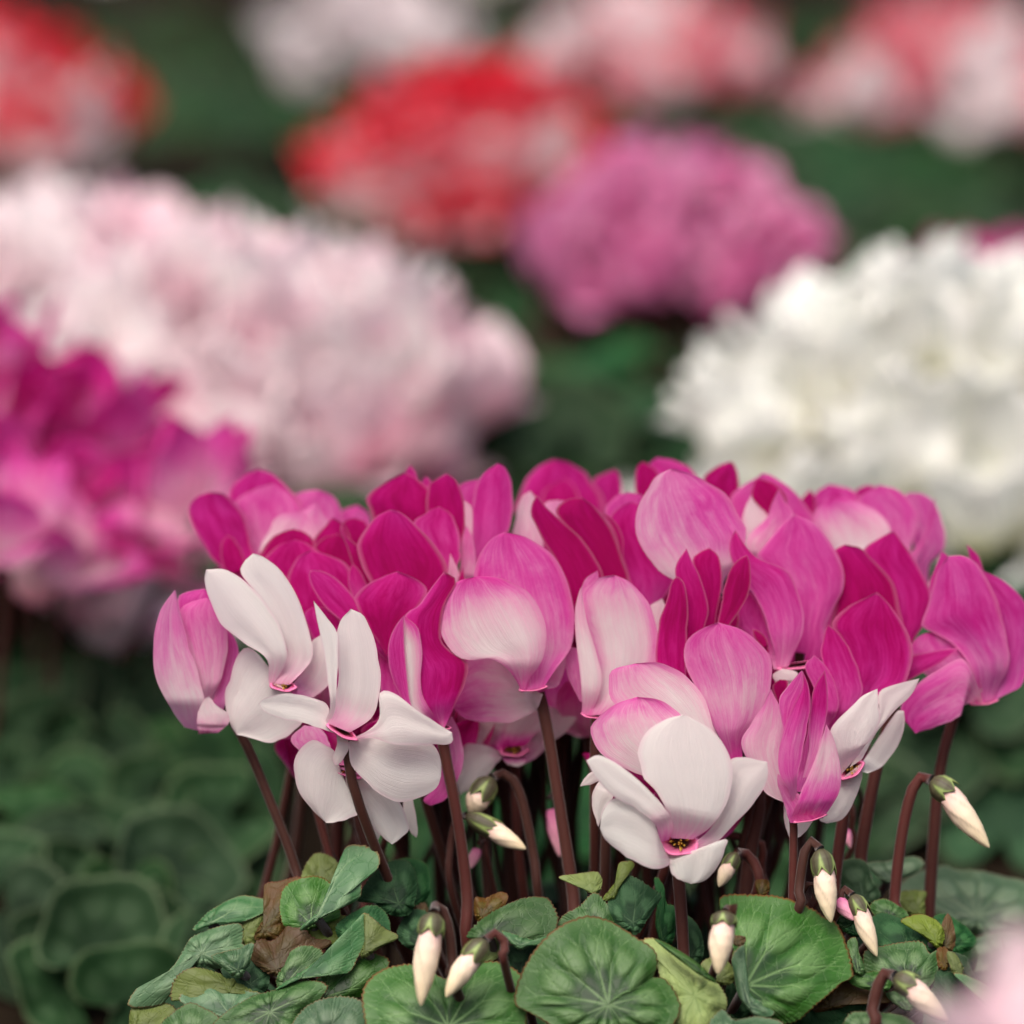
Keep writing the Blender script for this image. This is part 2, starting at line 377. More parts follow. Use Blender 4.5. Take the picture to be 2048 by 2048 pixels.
CUR = None; CUR_D = None
def Fl(crop, c, w, h, rot, d, label=None, visible=False, stem=None, sw=22):
    """flower: mouth ring (photo-traced ellipse), its parts are petals, stamens and the stem"""
    global CUR, CUR_D, CUR_C
    CUR_D = d * 0.001
    k = CROPS[crop][2] / 1932.0
    cx, cy = pix(crop, c); w *= k; h *= k
    CUR_C = (cx, cy, w)
    prof = [(1.12, 3.5, 0.0), (1.1, 1.5, 0.0), (1.04, 0.0, 0.05), (0.95, -0.6, 0.12), (0.88, 0.3, 0.18), (0.76, 1.6, 0.26), (0.6, 3.5, 0.36), (0.46, 6, 0.6), (0.25, 8, 0.85), (0.02, 9, 1.0)]
    n = 40; a = np.arange(n) * 2 * math.pi / n; V = []; T = []
    wob = 1 + 0.05 * np.cos(5 * a + c[0])
    for r, dz, t in prof:
        x = np.cos(a) * w / 2 * r * wob; y = np.sin(a) * h / 2 * r * wob - (1.04 - min(r, 1.04)) * h * .16
        X = cx + x * math.cos(rot) - y * math.sin(rot); Y = cy + x * math.sin(rot) + y * math.cos(rot)
        # mouth opening is tilted: its lower lip comes forward
        dd = d * 0.001 + dz * 0.001 - (y / (h / 2 + 1e-6)) * 0.003
        V.append(unproj(X, Y, dd)); T += [t] * n
    V = np.vstack(V); f = grid_faces(len(prof), n, True)
    o = obj('flower', V, f, M_MOUTH, MAIN, attrs={'tone': T})
    if label: o['label'] = label
    CUR = o
    if visible:
        gv = []; gf = []
        for i in range(9):
            ang = i * 0.7; r = 0.13 * (i % 3 + 0.4)
            x = cx + math.cos(ang) * w * r * 0.6; y = cy + math.sin(ang) * h * r * 0.6 - h * 0.05
            p0 = unproj(x, y - 2, d * 0.001 + 0.008); p1 = unproj(cx + (x - cx) * 1.6, cy + (y - cy) * 1.6 + 1.5, d * 0.001 - 0.0005)
            vv, ff = tube_geo([p0, p0 * 0.5 + p1 * 0.5, p1], [0.0003, 0.0005, 0.0001], 5)
            gf += [tuple(q + len(gv) * 0 + sum(len(z) for z in gv) for q in t) for t in ff]; gv.append(vv)
        p0 = unproj(cx, cy, d * 0.001 + 0.006); p1 = unproj(cx + 1.5, cy + h * 0.3, d * 0.001 - 0.004)
        vv, ff = tube_geo([p0, (p0 + p1) / 2, p1], [0.0004, 0.0003, 0.0002], 5)
        off = sum(len(z) for z in gv); gf += [tuple(q + off for q in t) for t in ff]; gv.append(vv)
        obj('stamens', np.vstack(gv), gf, M_STAMEN, o)
    if stem is not None:
        sc, pts, sd_ = stem
        St(sc, pts, sw, sd_)
    else:
        St('O', [(cx + 2, cy - 25), (cx * 0.93 + 1190 * 0.07, cy + 150 if cy < 1500 else 1720)], sw, d + 14)

def P(crop, d, L, tip, R, tones, **kw):
    V, f, t, rim, uv = petal_surface(crop, d, L, tip, R, tones, **kw)
    kind = kw.get('name', 'petal')
    return obj(kind, V, f, M_PETAL, CUR, attrs={'tone': t, 'rim': rim}, uv=uv)

def St(crop, pts, w, d, parent=None, name='stem', root=True):
    """stem traced in the photo, carried on down to the crown of the plant; w in photo px"""
    par = parent or CUR
    Q = [pix(crop, p) for p in pts]
    W = [unproj(x, y, d * 0.001) for x, y in Q]
    if root:
        e = W[-1]; b = np.array(BASE) + np.array([(e[0] - BASE[0]) * 0.30, (e[1] - BASE[1]) * 0.45 , 0.0])
        W = W + [e * 0.55 + b * 0.45 + np.array([0, 0, -0.005]), b]
    C = spline(W, max(10, len(W) * 5))
    r = w * 0.5 * 0.00018 * (1 + d * 0.001 / D0)
    rr = np.linspace(r * 0.92, r * 1.08, len(C)) * (1 + 0.04 * np.sin(np.linspace(0, 17, len(C)) + d))
    V, f = tube_geo(C, rr, 12)
    return obj(name, V, f, M_STEM, par)
# ---------------------------------------------------------------- the flowers of the plant in focus
# back left flower
Fl('A', (900, 960), 120, 40, 0, 75, 'bright magenta flower at the back left of the cluster')
P('A', 66, [(900, 960), (620, 880), (480, 720), (390, 560), (362, 440), (420, 350)], (520, 313), [(900, 960), (860, 820), (830, 700), (780, 500), (700, 390), (620, 325)], (.7, .85, .8, .8), tw=5)
P('A', 56, [(760, 960), (640, 900), (600, 800), (605, 690)], (650, 632), [(780, 960), (790, 850), (740, 720), (700, 660)], (.85, .9, .85), bulge=.2)
P('A', 90, [(940, 900), (760, 700), (650, 480), (640, 340), (740, 210)], (880, 140), [(940, 900), (1150, 700), (1200, 430), (1130, 320), (1010, 195)], (.5, .6, .8, .75))
P('A', 80, [(940, 900), (850, 700), (760, 520), (710, 385), (850, 290)], (990, 247), [(940, 900), (1120, 720), (1210, 560), (1200, 430), (1100, 320)], (.4, .5, .62, .6))
P('A', 96, [(1200, 850), (1120, 600), (1110, 430), (1170, 320)], (1330, 296), [(1200, 850), (1400, 720), (1500, 560), (1490, 430), (1430, 340)], (.4, .5, .6, .62))
P('A', 102, [(1600, 750), (1500, 600), (1490, 460)], (1620, 408), [(1600, 750), (1720, 640), (1700, 480)], (.5, .6, .65))
P('A', 62, [(900, 960), (890, 740), (960, 600), (1030, 490)], (1200, 455), [(920, 960), (1200, 780), (1320, 650), (1270, 520)], (.2, .12, .3, .5))
P('A', 70, [(1100, 800), (1080, 600), (1180, 480)], (1310, 388), [(1150, 800), (1330, 700), (1400, 560), (1350, 460)], (.2, .25, .35, .45))
# dark mauve flower behind the white one
Fl('A', (1400, 1330), 120, 40, 0, 50, 'deep mauve magenta flower tucked behind the white flowers')
P('A', 46, [(1000, 1000), (870, 830), (950, 680), (1050, 610)], (1140, 585), [(1050, 1000), (1320, 850), (1300, 690), (1230, 615)], (.9, .92, .9, .9))
P('A', 54, [(1250, 900), (1250, 740), (1300, 650), (1380, 555)], (1430, 500), [(1400, 900), (1560, 800), (1560, 640), (1500, 540)], (.9, .9, .85))
P('A', 58, [(1520, 850), (1470, 720), (1490, 600), (1520, 525)], (1600, 503), [(1600, 850), (1700, 780), (1720, 640), (1680, 540)], (.9, .9, .85))
P('A', 40, [(1200, 1200), (980, 1060), (900, 870), (1000, 725)], (1150, 665), [(1250, 1200), (1380, 1000), (1350, 800), (1270, 710)], (1, .92, .85, .82))
P('A', 42, [(1450, 1000), (1310, 840), (1290, 730), (1360, 655)], (1470, 622), [(1480, 1000), (1600, 900), (1570, 760), (1530, 670)], (1, 1, .95, .95))
P('A', 30, [(1350, 1330), (1150, 1180), (1090, 1010), (1110, 900), (1180, 790)], (1270, 743), [(1400, 1330), (1560, 1200), (1580, 1000), (1540, 850), (1400, 780)], (.98, .92, .85, .82))
P('A', 14, [(1500, 1540), (1300, 1420), (1225, 1260), (1230, 1200)], (1310, 1155), [(1540, 1540), (1560, 1440), (1500, 1280), (1400, 1190)], (.7, .75, .7))
# central magenta flower
Fl('B', (560, 1720), 130, 45, 0, 16, 'large deep magenta flower in the middle left of the cluster')
P('A', 8, [(1900, 1640), (1660, 1400), (1400, 1190), (1290, 1040), (1256, 940)], (1265, 893), [(1900, 1620), (1850, 1480), (1700, 1250), (1560, 1060), (1450, 950), (1350, 903)], (.7, .78, .8, .8), bulge=.16)
P('B', 26, [(360, 1250), (260, 1100), (200, 850), (150, 680), (115, 600)], (122, 548), [(420, 1250), (410, 1000), (330, 850), (250, 720), (160, 640)], (.98, .95, .9, .8), bulge=.18)
P('B', 22, [(340, 1300), (230, 1140), (175, 1000), (180, 900)], (205, 840), [(380, 1300), (350, 1100), (270, 920)], (.8, .7, .85))
P('B', 16, [(560, 1650), (420, 1250), (330, 960), (250, 740), (265, 650), (380, 500)], (490, 443), [(600, 1650), (800, 1200), (890, 1000), (905, 870), (840, 740), (720, 600), (570, 470)], (.8, .8, 1, .95, .82), edge=-.05)
P('B', 5, [(455, 1530), (330, 1330), (225, 1140), (225, 1080), (360, 970)], (540, 902), [(485, 1530), (540, 1330), (640, 1220), (740, 1120), (760, 1030), (640, 940)], (.95, 1, .85, .85), edge=-.05)
P('B', 48, [(480, 800), (370, 600), (325, 440), (315, 360), (400, 270)], (590, 165), [(560, 800), (760, 600), (870, 430), (800, 320), (700, 225)], (1, 1, .9, .85))
P('B', 56, [(600, 400), (595, 180)], (632, 110), [(720, 400), (690, 220), (665, 150)], (.7, .75, .8), nu=14, nv=9)
P('B', 54, [(720, 400), (715, 250)], (745, 193), [(820, 400), (795, 245)], (.7, .75, .8), nu=14, nv=9)
P('B', 40, [(850, 950), (790, 700), (750, 450), (765, 275), (820, 220)], (905, 172), [(920, 950), (1010, 720), (1052, 530), (1030, 350), (975, 225)], (.8, .98, .95, .85))
P('B', 28, [(860, 1080), (730, 800), (655, 560), (750, 470)], (850, 420), [(900, 1080), (980, 900), (1003, 740), (990, 600), (930, 475)], (.75, .7, .72, .78))
P('B', 14, [(480, 2000), (420, 1820), (405, 1600), (420, 1440)], (450, 1350), [(600, 2000), (600, 1850), (560, 1640), (510, 1450)], (.6, .7, .7))
# upright narrow petals behind
Fl('B', (1110, 1000), 90, 30, 0, 50, 'magenta flower with one upright petal behind the pale pair')
P('B', 44, [(1110, 1000), (1105, 850), (1095, 600), (1100, 350), (1160, 190)], (1285, 98), [(1130, 1000), (1200, 800), (1340, 640), (1395, 470), (1388, 300), (1345, 140)], (.6, .68, .75, .78), bulge=.16)
P('B', 60, [(1100, 950), (1040, 700), (990, 400), (1000, 262)], (1140, 213), [(1110, 950), (1180, 700), (1190, 500), (1180, 300)], (.5, .55, .65, .65))
P('B', 34, [(1050, 750), (1042, 560)], (1034, 375), [(1085, 750), (1096, 600), (1090, 430)], (.3, .2, .25), nu=14, nv=9)
P('B', 32, [(1020, 1050), (1005, 900), (1012, 700)], (1050, 560), [(1060, 1050), (1118, 900), (1105, 680)], (.3, .45, .55), nu=18, nv=9)
P('B', 20, [(930, 1060), (915, 930), (923, 830)], (930, 768), [(960, 1060), (1005, 960), (980, 870)], (.3, .3, .3), nu=14, nv=9)
P('B', 18, [(980, 1060), (990, 960)], (1027, 868), [(1060, 1060), (1040, 950)], (.85, .9, .8), nu=14, nv=9)
# folded two tone petal flower
Fl('B', (880, 2060), 110, 35, 0.1, -4, 'magenta flower with a folded petal showing a pale stripe', stem=('E', [(1770, 760), (1790, 900), (1840, 1150), (1900, 1500), (1950, 1932), (1960, 2300)], 2), sw=25)
P('B', -8, [(860, 2070), (640, 1960), (600, 1700), (588, 1450), (590, 1230), (700, 1150), (790, 1030)], (885, 902), [(885, 2070), (980, 1870), (1045, 1730), (1065, 1580), (960, 1510), (880, 1430), (862, 1300), (900, 1110), (975, 970)], (.3, .85, .8, .82, .85), lr=.25, bulge=.10, name='petal')
P('B', -11, [(860, 2072), (630, 1950), (604, 1780), (585, 1500), (580, 1300)], (585, 1228), [(880, 2072), (740, 1860), (712, 1700), (722, 1500), (690, 1320)], (.5, .2, .1, .14, .6), nu=26, nv=9, lr=.55)
P('B', -13, [(680, 2030), (560, 1830), (485, 1650), (468, 1500), (485, 1390), (535, 1290)], (588, 1228), [(690, 2030), (630, 1850), (606, 1650), (590, 1450), (584, 1320)], (.5, .68, .7, .7), nu=26, nv=10, edge=-.1)
# pale pair
Fl('B', (1545, 1768), 200, 46, -0.12, -2, 'pale pink flower with a large hooked petal and rosy edge', stem=('F', [(880, 330), (900, 400), (960, 700), (1040, 1200), (1110, 1650), (1150, 1932), (1160, 2200)], 8), sw=26)
P('B', 6, [(1500, 1785), (1430, 1640), (1200, 1300), (1090, 1100), (1100, 920), (1150, 780), (1250, 655)], (1340, 608), [(1625, 1765), (1720, 1620), (1810, 1480), (1842, 1330), (1832, 1120), (1780, 930), (1680, 770), (1510, 655)], (.5, .38, .5, .5, .55), edge=.1, bulge=.12)
P('B', -8, [(1460, 1805), (1425, 1720), (1340, 1610), (1220, 1552), (1070, 1563), (940, 1500), (872, 1370), (860, 1230), (885, 1090), (975, 985)], (1110, 940), [(1490, 1795), (1520, 1700), (1605, 1590), (1645, 1430), (1630, 1270), (1560, 1130), (1450, 1015), (1280, 945)], (.55, .22, .06, .16, .42, .5), edge=.22, bulge=.12)
P('B', 9, [(1600, 1790), (1660, 1720), (1700, 1620)], (1790, 1480), [(1660, 1775), (1735, 1745), (1785, 1600)], (.45, .35, .3), nu=18, nv=10)
P('F', 12, [(880, 330), (700, 200), (560, 70), (340, 75), (225, 240)], (205, 430), [(912, 340), (860, 450), (700, 545), (480, 560), (310, 530)], (.08, .1, .25, .45, .55), bulge=.1, edge=.08)
# dark upright pair right of it
Fl('C', (640, 1130), 110, 35, 0, 34, 'dark crimson magenta flower with two upright petals')
P('C', 22, [(480, 1250), (420, 1000), (330, 810), (230, 650), (160, 490), (158, 400)], (200, 333), [(560, 1200), (690, 1000), (640, 820), (520, 650), (400, 540), (285, 440)], (1, 1, .98, .92), bulge=.14)
P('C', 30, [(620, 1200), (560, 800), (440, 600), (335, 462), (420, 372)], (535, 353), [(760, 1200), (875, 1000), (855, 870), (800, 700), (740, 570), (650, 440)], (.98, .98, .95, .9))
P('C', 34, [(780, 900), (810, 740), (760, 580)], (670, 448), [(840, 900), (842, 760), (836, 640), (770, 520)], (.85, .9, .9), nu=20, nv=8, bulge=.05)
P('C', 42, [(1000, 1250), (900, 1000), (830, 800), (760, 620), (745, 500), (820, 420)], (905, 382), [(1030, 1250), (1210, 1000), (1190, 900), (1050, 620), (1000, 440)], (.6, .7, .88, .85, .8))
P('C', 60, [(800, 650), (705, 470), (780, 350)], (880, 312), [(900, 650), (1010, 500), (990, 350)], (.7, .62, .6))
P('C', 50, [(100, 850), (20, 650), (45, 500), (80, 360)], (150, 303), [(160, 850), (250, 700), (200, 500), (195, 370)], (.5, .35, .25, .35))
P('C', 54, [(260, 700), (200, 560), (260, 400)], (350, 372), [(300, 700), (460, 560), (430, 400)], (.4, .35, .4))
# blurred flower at the back
Fl('C', (400, 800), 110, 35, 0, 125, 'soft magenta flower at the very back of the cluster')
P('C', 118, [(380, 800), (150, 620), (40, 450), (90, 270), (200, 130)], (330, 68), [(420, 800), (640, 600), (700, 400), (590, 200), (460, 100)], (.7, .8, .75, .72))
P('C', 108, [(380, 700), (250, 480), (250, 310)], (400, 208), [(420, 700), (540, 480), (480, 270)], (.8, .9, .85))
P('C', 124, [(700, 700), (640, 450), (610, 240), (690, 180)], (780, 142), [(740, 700), (820, 450), (832, 300), (815, 190)], (.7, .75, .75))
# big pale-magenta rounded petal
Fl('C', (1575, 1080), 110, 35, 0, 24, 'large rounded pink petal flower near the top centre')
P('C', 14, [(1565, 1070), (1350, 1020), (1200, 950), (1010, 780), (945, 640), (945, 480), (1000, 320), (1080, 200)], (1195, 140), [(1580, 1070), (1600, 950), (1720, 780), (1752, 620), (1690, 450), (1560, 300), (1380, 180)], (.25, .15, .42, .5, .48, .5), lr=.3, edge=.05, bulge=.15)
P('C', 78, [(1000, 600), (950, 380), (925, 240), (940, 130)], (985, 85), [(1050, 600), (1130, 400), (1110, 190), (1045, 115)], (.8, .88, .85))
P('C', 86, [(1200, 550), (1110, 300), (1030, 130)], (1090, 55), [(1350, 550), (1440, 350), (1370, 170), (1230, 80)], (.8, .8, .72))
P('C', 80, [(1560, 560), (1500, 350), (1435, 215), (1540, 125)], (1635, 84), [(1650, 560), (1705, 280), (1675, 115)], (.85, .9, .8))
# right of it
Fl('D', (470, 720), 110, 35, 0, 62, 'pink flower with inrolled petals behind the right petals')
P('D', 70, [(400, 620), (220, 430), (175, 285), (280, 200)], (370, 138), [(470, 620), (680, 450), (640, 340), (540, 225), (440, 155)], (.6, .65, .6, .6))
P('D', 62, [(400, 470), (310, 320), (312, 220)], (345, 168), [(440, 470), (520, 310), (450, 200)], (.9, .95, .9))
P('D', 52, [(330, 600), (262, 480), (258, 380)], (305, 268), [(350, 600), (420, 440), (400, 385), (340, 325)], (.2, .12, .1), edge=.15)
P('D', 46, [(340, 720), (290, 600), (275, 530), (400, 400), (435, 310)], (468, 233), [(380, 720), (520, 560), (560, 400), (505, 300)], (.3, .35, .55, .65))
P('D', 30, [(515, 1290), (560, 1200), (560, 1000), (480, 800), (350, 640), (360, 600), (440, 500)], (563, 383), [(715, 1255), (745, 1160), (748, 1060), (800, 960), (848, 830), (852, 720), (800, 590), (690, 440)], (.6, .55, .55, .55, .6), edge=-.05)
# two front petals, mouth down
Fl('D', (590, 1285), 260, 40, -0.12, 14, 'pink flower opening downward below the large rounded petal')
P('D', 12, [(455, 1295), (420, 1100), (330, 880), (230, 740), (180, 620), (182, 530)], (213, 477), [(525, 1295), (570, 1190), (613, 1080), (613, 960), (570, 800), (500, 705), (350, 645), (270, 570)], (.4, .55, .62, .72, .72), bulge=.14)
P('D', 18, [(440, 1310), (400, 1220), (270, 1090), (215, 1030), (230, 930)], (300, 850), [(480, 1290), (430, 1140), (370, 960)], (.3, .5, .6, .7), nv=11)
P('D', 8, [(400, 1210), (330, 1130)], (310, 1068), [(412, 1210), (400, 1130), (355, 1080)], (.95, 1, .95), nu=14, nv=8)
P('G', 6, [(1300, 400), (1275, 320)], (1340, 280), [(1400, 400), (1435, 310)], (.1, .12, .15), nu=14, nv=8)
# crimson flower with narrow petals
Fl('C', (1280, 1900), 120, 35, 0, 10, 'crimson flower with narrow upright petals behind the pink pair')
P('C', -2, [(1200, 1900), (1085, 1580), (1105, 1300), (1170, 1090), (1200, 985)], (1240, 938), [(1290, 1900), (1308, 1650), (1315, 1400), (1320, 1130), (1290, 985)], (.75, .85, .95, .9), bulge=.16)
P('C', 2, [(1260, 1700), (1300, 1350), (1270, 1100), (1228, 940), (1240, 840)], (1312, 730), [(1330, 1700), (1450, 1300), (1475, 1170), (1415, 950), (1360, 840)], (.95, .95, .88, .8))
P('C', 10, [(1400, 1600), (1440, 1250), (1420, 1000), (1352, 825), (1400, 765)], (1480, 726), [(1480, 1600), (1540, 1200), (1578, 1000), (1575, 880), (1545, 785)], (.9, .85, .88, .85))
P('C', 4, [(1480, 1500), (1555, 1220), (1590, 1030), (1625, 910), (1690, 815)], (1762, 778), [(1520, 1500), (1660, 1260), (1750, 1120), (1790, 1000), (1788, 850)], (.85, .9, .95, .85))
P('C', 16, [(1320, 1700), (1400, 1400), (1470, 1200)], (1560, 1090), [(1500, 1700), (1640, 1420), (1700, 1290), (1690, 1190), (1610, 1220)], (.9, .9, .85))
P('C', 18, [(1080, 1600), (1050, 1350), (1025, 1180)], (1130, 1100), [(1130, 1600), (1160, 1350), (1160, 1180)], (.3, .2, .18), nu=18, nv=10)
# right magenta group
Fl('D', (830, 1700), 120, 35, 0, 14, 'broad magenta flower at the right of the cluster', stem=('H', [(1030, 400), (990, 480), (900, 800), (820, 1200), (775, 1490), (770, 1750)], 22), sw=27)
P('D', 34, [(850, 1350), (780, 1100), (790, 950), (820, 750), (805, 610)], (862, 563), [(900, 1350), (1150, 1200), (1212, 1050), (1170, 850), (1080, 700), (970, 592)], (1, .98, 1, .95, .85))
P('D', 40, [(1200, 1350), (1130, 1000), (1050, 750), (975, 605), (1060, 530)], (1155, 478), [(1230, 1350), (1270, 1150), (1345, 1020), (1382, 900), (1368, 820), (1300, 680), (1195, 530)], (.8, .8, .82, .85, .85))
P('D', 12, [(800, 1680), (900, 1500), (900, 1300), (840, 1130), (785, 1035), (900, 930)], (1055, 847), [(850, 1680), (1040, 1500), (1200, 1400), (1262, 1290), (1265, 1160), (1205, 1035), (1125, 920)], (.6, .7, .82, .9, .85), edge=-.05)
P('D', 4, [(770, 1680), (780, 1480), (720, 1240), (735, 1110)], (760, 1038), [(800, 1680), (890, 1600), (968, 1450), (960, 1370), (930, 1270), (850, 1120)], (.6, .65, .8, .85))
P('D', 0, [(740, 1660), (690, 1450), (625, 1300)], (680, 1222), [(770, 1660), (815, 1560), (822, 1450), (760, 1300)], (.6, .68, .65))
P('D', 18, [(1080, 1500), (1250, 1370), (1400, 1290)], (1552, 1180), [(1080, 1450), (1200, 1270), (1300, 1215), (1440, 1190)], (.7, .7, .7), nu=20, nv=10)
# far right flower
Fl('D', (1690, 1500), 160, 40, -0.1, 28, 'magenta flower standing apart at the far right', stem=('H', [(1470, 400), (1430, 500), (1340, 850), (1290, 1400), (1262, 1900), (1265, 2300)], 35), sw=25)
P('D', 24, [(1640, 1520), (1630, 1350), (1540, 1180), (1380, 1085), (1320, 1040), (1365, 900), (1410, 740)], (1480, 632), [(1760, 1490), (1840, 1250), (1800, 1000), (1720, 780), (1590, 640)], (.55, .55, .75, .7, .65), bulge=.16)
P('D', 30, [(1740, 1500), (1790, 1250), (1770, 1000), (1690, 800)], (1680, 715), [(1860, 1440), (1920, 1400), (1960, 1250), (1985, 1080), (1935, 900), (1810, 780)], (.5, .6, .65, .65), bulge=.15)
P('D', 38, [(1640, 820), (1615, 680)], (1590, 560), [(1720, 820), (1690, 720), (1660, 630)], (.7, .75, .75), nu=14, nv=9)
P('D', 16, [(1600, 1510), (1565, 1530), (1545, 1590), (1400, 1650)], (1285, 1692), [(1690, 1510), (1640, 1370), (1560, 1240), (1420, 1310), (1270, 1420), (1195, 1560)], (.35, .5, .62, .72), bulge=.12)
P('D', 26, [(1640, 1510), (1500, 1440), (1330, 1320), (1255, 1200), (1290, 1120)], (1370, 1083), [(1690, 1510), (1680, 1400), (1600, 1220), (1500, 1110)], (.25, .4, .55, .65))
P('D', 34, [(1390, 1000), (1365, 820), (1415, 670)], (1443, 603), [(1420, 1000), (1450, 760), (1485, 645)], (.7, .7, .7), nu=18, nv=8)
# upper right flower
Fl('D', (1000, 750), 120, 35, 0, 80, 'light magenta flower at the back right of the cluster')
P('D', 64, [(880, 760), (760, 600), (685, 480), (690, 370)], (790, 277), [(940, 760), (1080, 600), (1140, 480), (1060, 380), (920, 295)], (.1, .08, .35, .7), edge=.12)
P('D', 76, [(1150, 780), (1080, 560), (990, 400), (945, 290)], (1070, 208), [(1200, 780), (1265, 570), (1298, 430), (1275, 335), (1180, 240)], (.4, .5, .6, .65))
P('D', 70, [(1220, 760), (1240, 640), (1330, 520), (1370, 360)], (1402, 284), [(1250, 760), (1310, 610), (1375, 480), (1400, 380)], (.4, .6, .65), nv=9)
P('D', 88, [(1290, 850), (1280, 600), (1220, 400), (1230, 268)], (1310, 256), [(1370, 850), (1370, 690), (1455, 580), (1450, 440), (1385, 300)], (.6, .58, .6, .62))
P('D', 96, [(760, 560), (665, 400), (680, 270)], (765, 204), [(840, 560), (960, 380), (930, 255), (840, 218)], (.6, .6, .62))
P('D', 100, [(940, 450), (900, 320), (930, 240)], (1000, 207), [(1000, 450), (1070, 320), (1060, 230)], (.7, .78, .75), nu=16, nv=9)
P('D', 92, [(600, 480), (590, 320)], (655, 233), [(670, 480), (690, 300)], (.85, .88, .85), nu=16, nv=9)
P('D', 60, [(1330, 950), (1350, 850)], (1370, 770), [(1400, 950), (1390, 840)], (.2, .2, .2), nu=12, nv=8)
# closed pink flower at far left
Fl('E', (110, 715), 80, 20, 0.05, 12, 'half closed pale pink flower at the left end of the cluster', stem=('E', [(200, 560), (300, 680), (370, 790), (450, 960), (560, 1230), (680, 1530), (760, 1770), (800, 1950)], 14), sw=21)
P('A', -1, [(330, 2060), (200, 1870), (112, 1650), (100, 1400), (145, 1210), (200, 1110)], (262, 1033), [(490, 2100), (480, 1880), (425, 1650), (350, 1400), (290, 1180)], (.4, .2, .35, .45, .4), edge=.03, bulge=.2)
P('A', 8, [(480, 1960), (400, 1700), (310, 1350), (285, 1110), (370, 1050)], (480, 1030), [(540, 1900), (620, 1700), (655, 1500), (640, 1320), (580, 1130)], (.3, .5, .65, .62), bulge=.2)
P('A', 3, [(480, 1990), (430, 1700), (320, 1350), (300, 1190), (390, 1125)], (500, 1100), [(500, 1900), (605, 1690), (652, 1500), (638, 1320), (580, 1170)], (.25, .3, .42, .5), bulge=.22)
P('A', 7, [(500, 2030), (590, 1720), (650, 1500)], (640, 1320), [(580, 2030), (690, 1750), (735, 1580), (715, 1420)], (.4, .5, .6), bulge=.1)
P('E', -4, [(60, 765), (50, 650), (100, 525)], (135, 500), [(200, 755), (270, 690), (265, 620), (180, 560)], (.4, .12, .15), nu=20, nv=11)
# upright white pair
Fl('A', (1062, 1752), 190, 82, 0.15, -6, 'white flower with two long petals swept up and pink mouth', visible=True, stem=('E', [(700, 480), (800, 900), (900, 1330), (1000, 1700), (1020, 1900)], 24), sw=18)
P('A', -9, [(958, 1738), (940, 1560), (740, 1410), (610, 1290), (520, 1110), (480, 970)], (492, 888), [(1005, 1725), (1075, 1600), (1095, 1500), (1055, 1340), (930, 1130), (780, 975), (640, 888)], (.32, .03, .02, .02, .02), bulge=.22)
P('A', -2, [(1000, 1735), (1070, 1600), (1080, 1450), (960, 1200), (760, 930), (768, 835)], (840, 768), [(1110, 1745), (1210, 1650), (1285, 1530), (1262, 1350), (1180, 1120), (1060, 920), (930, 798)], (.3, .03, .02, .02), bulge=.22)
P('E', 0, [(570, 410), (545, 290), (430, 166), (335, 220), (262, 420), (245, 560), (285, 700)], (330, 772), [(720, 480), (800, 640), (740, 740), (600, 822), (450, 800)], (.25, .04, .05, .08, .08), bulge=.08)
P('A', 4, [(1110, 1770), (1230, 1620), (1275, 1430)], (1400, 1350), [(1140, 1830), (1300, 1830), (1440, 1680), (1490, 1460)], (.45, .14, .06, .05))
# white flower in front of it
Fl('E', (1068, 748), 230, 70, 0.5, -34, 'white flower with one tall petal and two flat side petals')
P('E', -30, [(968, 690), (1000, 600), (1040, 400), (1040, 150), (1045, -10)], (1130, -113), [(1120, 755), (1220, 700), (1285, 640), (1337, 460), (1335, 280), (1290, 90), (1220, -60)], (.35, .03, .03, .04), bulge=.14)
P('E', -38, [(950, 678), (985, 560), (962, 350), (930, 150), (895, -20)], (868, -170), [(985, 672), (1020, 600), (1032, 420), (1038, 200), (1035, 60), (955, -60)], (.2, .02, .02, .02), bulge=.2)
P('E', -33, [(975, 700), (970, 570), (870, 512), (690, 482), (540, 508)], (484, 550), [(1010, 760), (900, 725), (790, 685), (640, 655), (525, 610)], (.2, .02, .01, .01), bulge=-.1)
P('E', -38, [(1130, 800), (1250, 740), (1330, 650), (1335, 480), (1450, 490), (1600, 600), (1750, 700)], (1842, 755), [(1150, 808), (1300, 795), (1450, 842), (1640, 842), (1832, 832)], (.35, .04, .03, .03), bulge=.12)
P('E', -28, [(1140, 805), (1300, 780), (1500, 800), (1690, 830), (1762, 950)], (1765, 1060), [(1115, 820), (1120, 950), (1180, 1050), (1290, 1155), (1400, 1225), (1480, 1245), (1620, 1215), (1730, 1150)], (.2, .02, .02, .03), bulge=.12)
P('E', -26, [(1030, 770), (1030, 850), (1000, 930)], (1020, 985), [(1110, 800), (1115, 870), (1060, 965)], (.12, .04, .2), nu=18, nv=9)
# lower white flower
Fl('E', (1108, 1030), 220, 72, 0.33, -18, 'low white flower facing the stems beneath the other white flowers', visible=True, stem=('E', [(1200, 1100), (1190, 1330), (1250, 1550), (1290, 1700), (1330, 1900)], 6), sw=30)
P('E', -20, [(1010, 985), (1015, 890), (950, 840), (850, 805), (752, 880), (724, 1010), (768, 1170), (860, 1300)], (955, 1390), [(1060, 1050), (1120, 1160), (1190, 1310), (1080, 1375)], (.12, .03, .06, .05), bulge=.15)
P('E', -14, [(1090, 1070), (1105, 1150), (1150, 1270), (1250, 1380), (1340, 1480)], (1420, 1542), [(1220, 1070), (1400, 1150), (1490, 1280), (1535, 1430), (1490, 1490)], (.1, .02, .02, .02), bulge=.12)
P('E', -6, [(880, 960), (740, 860), (712, 785)], (805, 703), [(980, 960), (985, 850), (920, 730)], (.4, .45, .4), nu=18, nv=11)
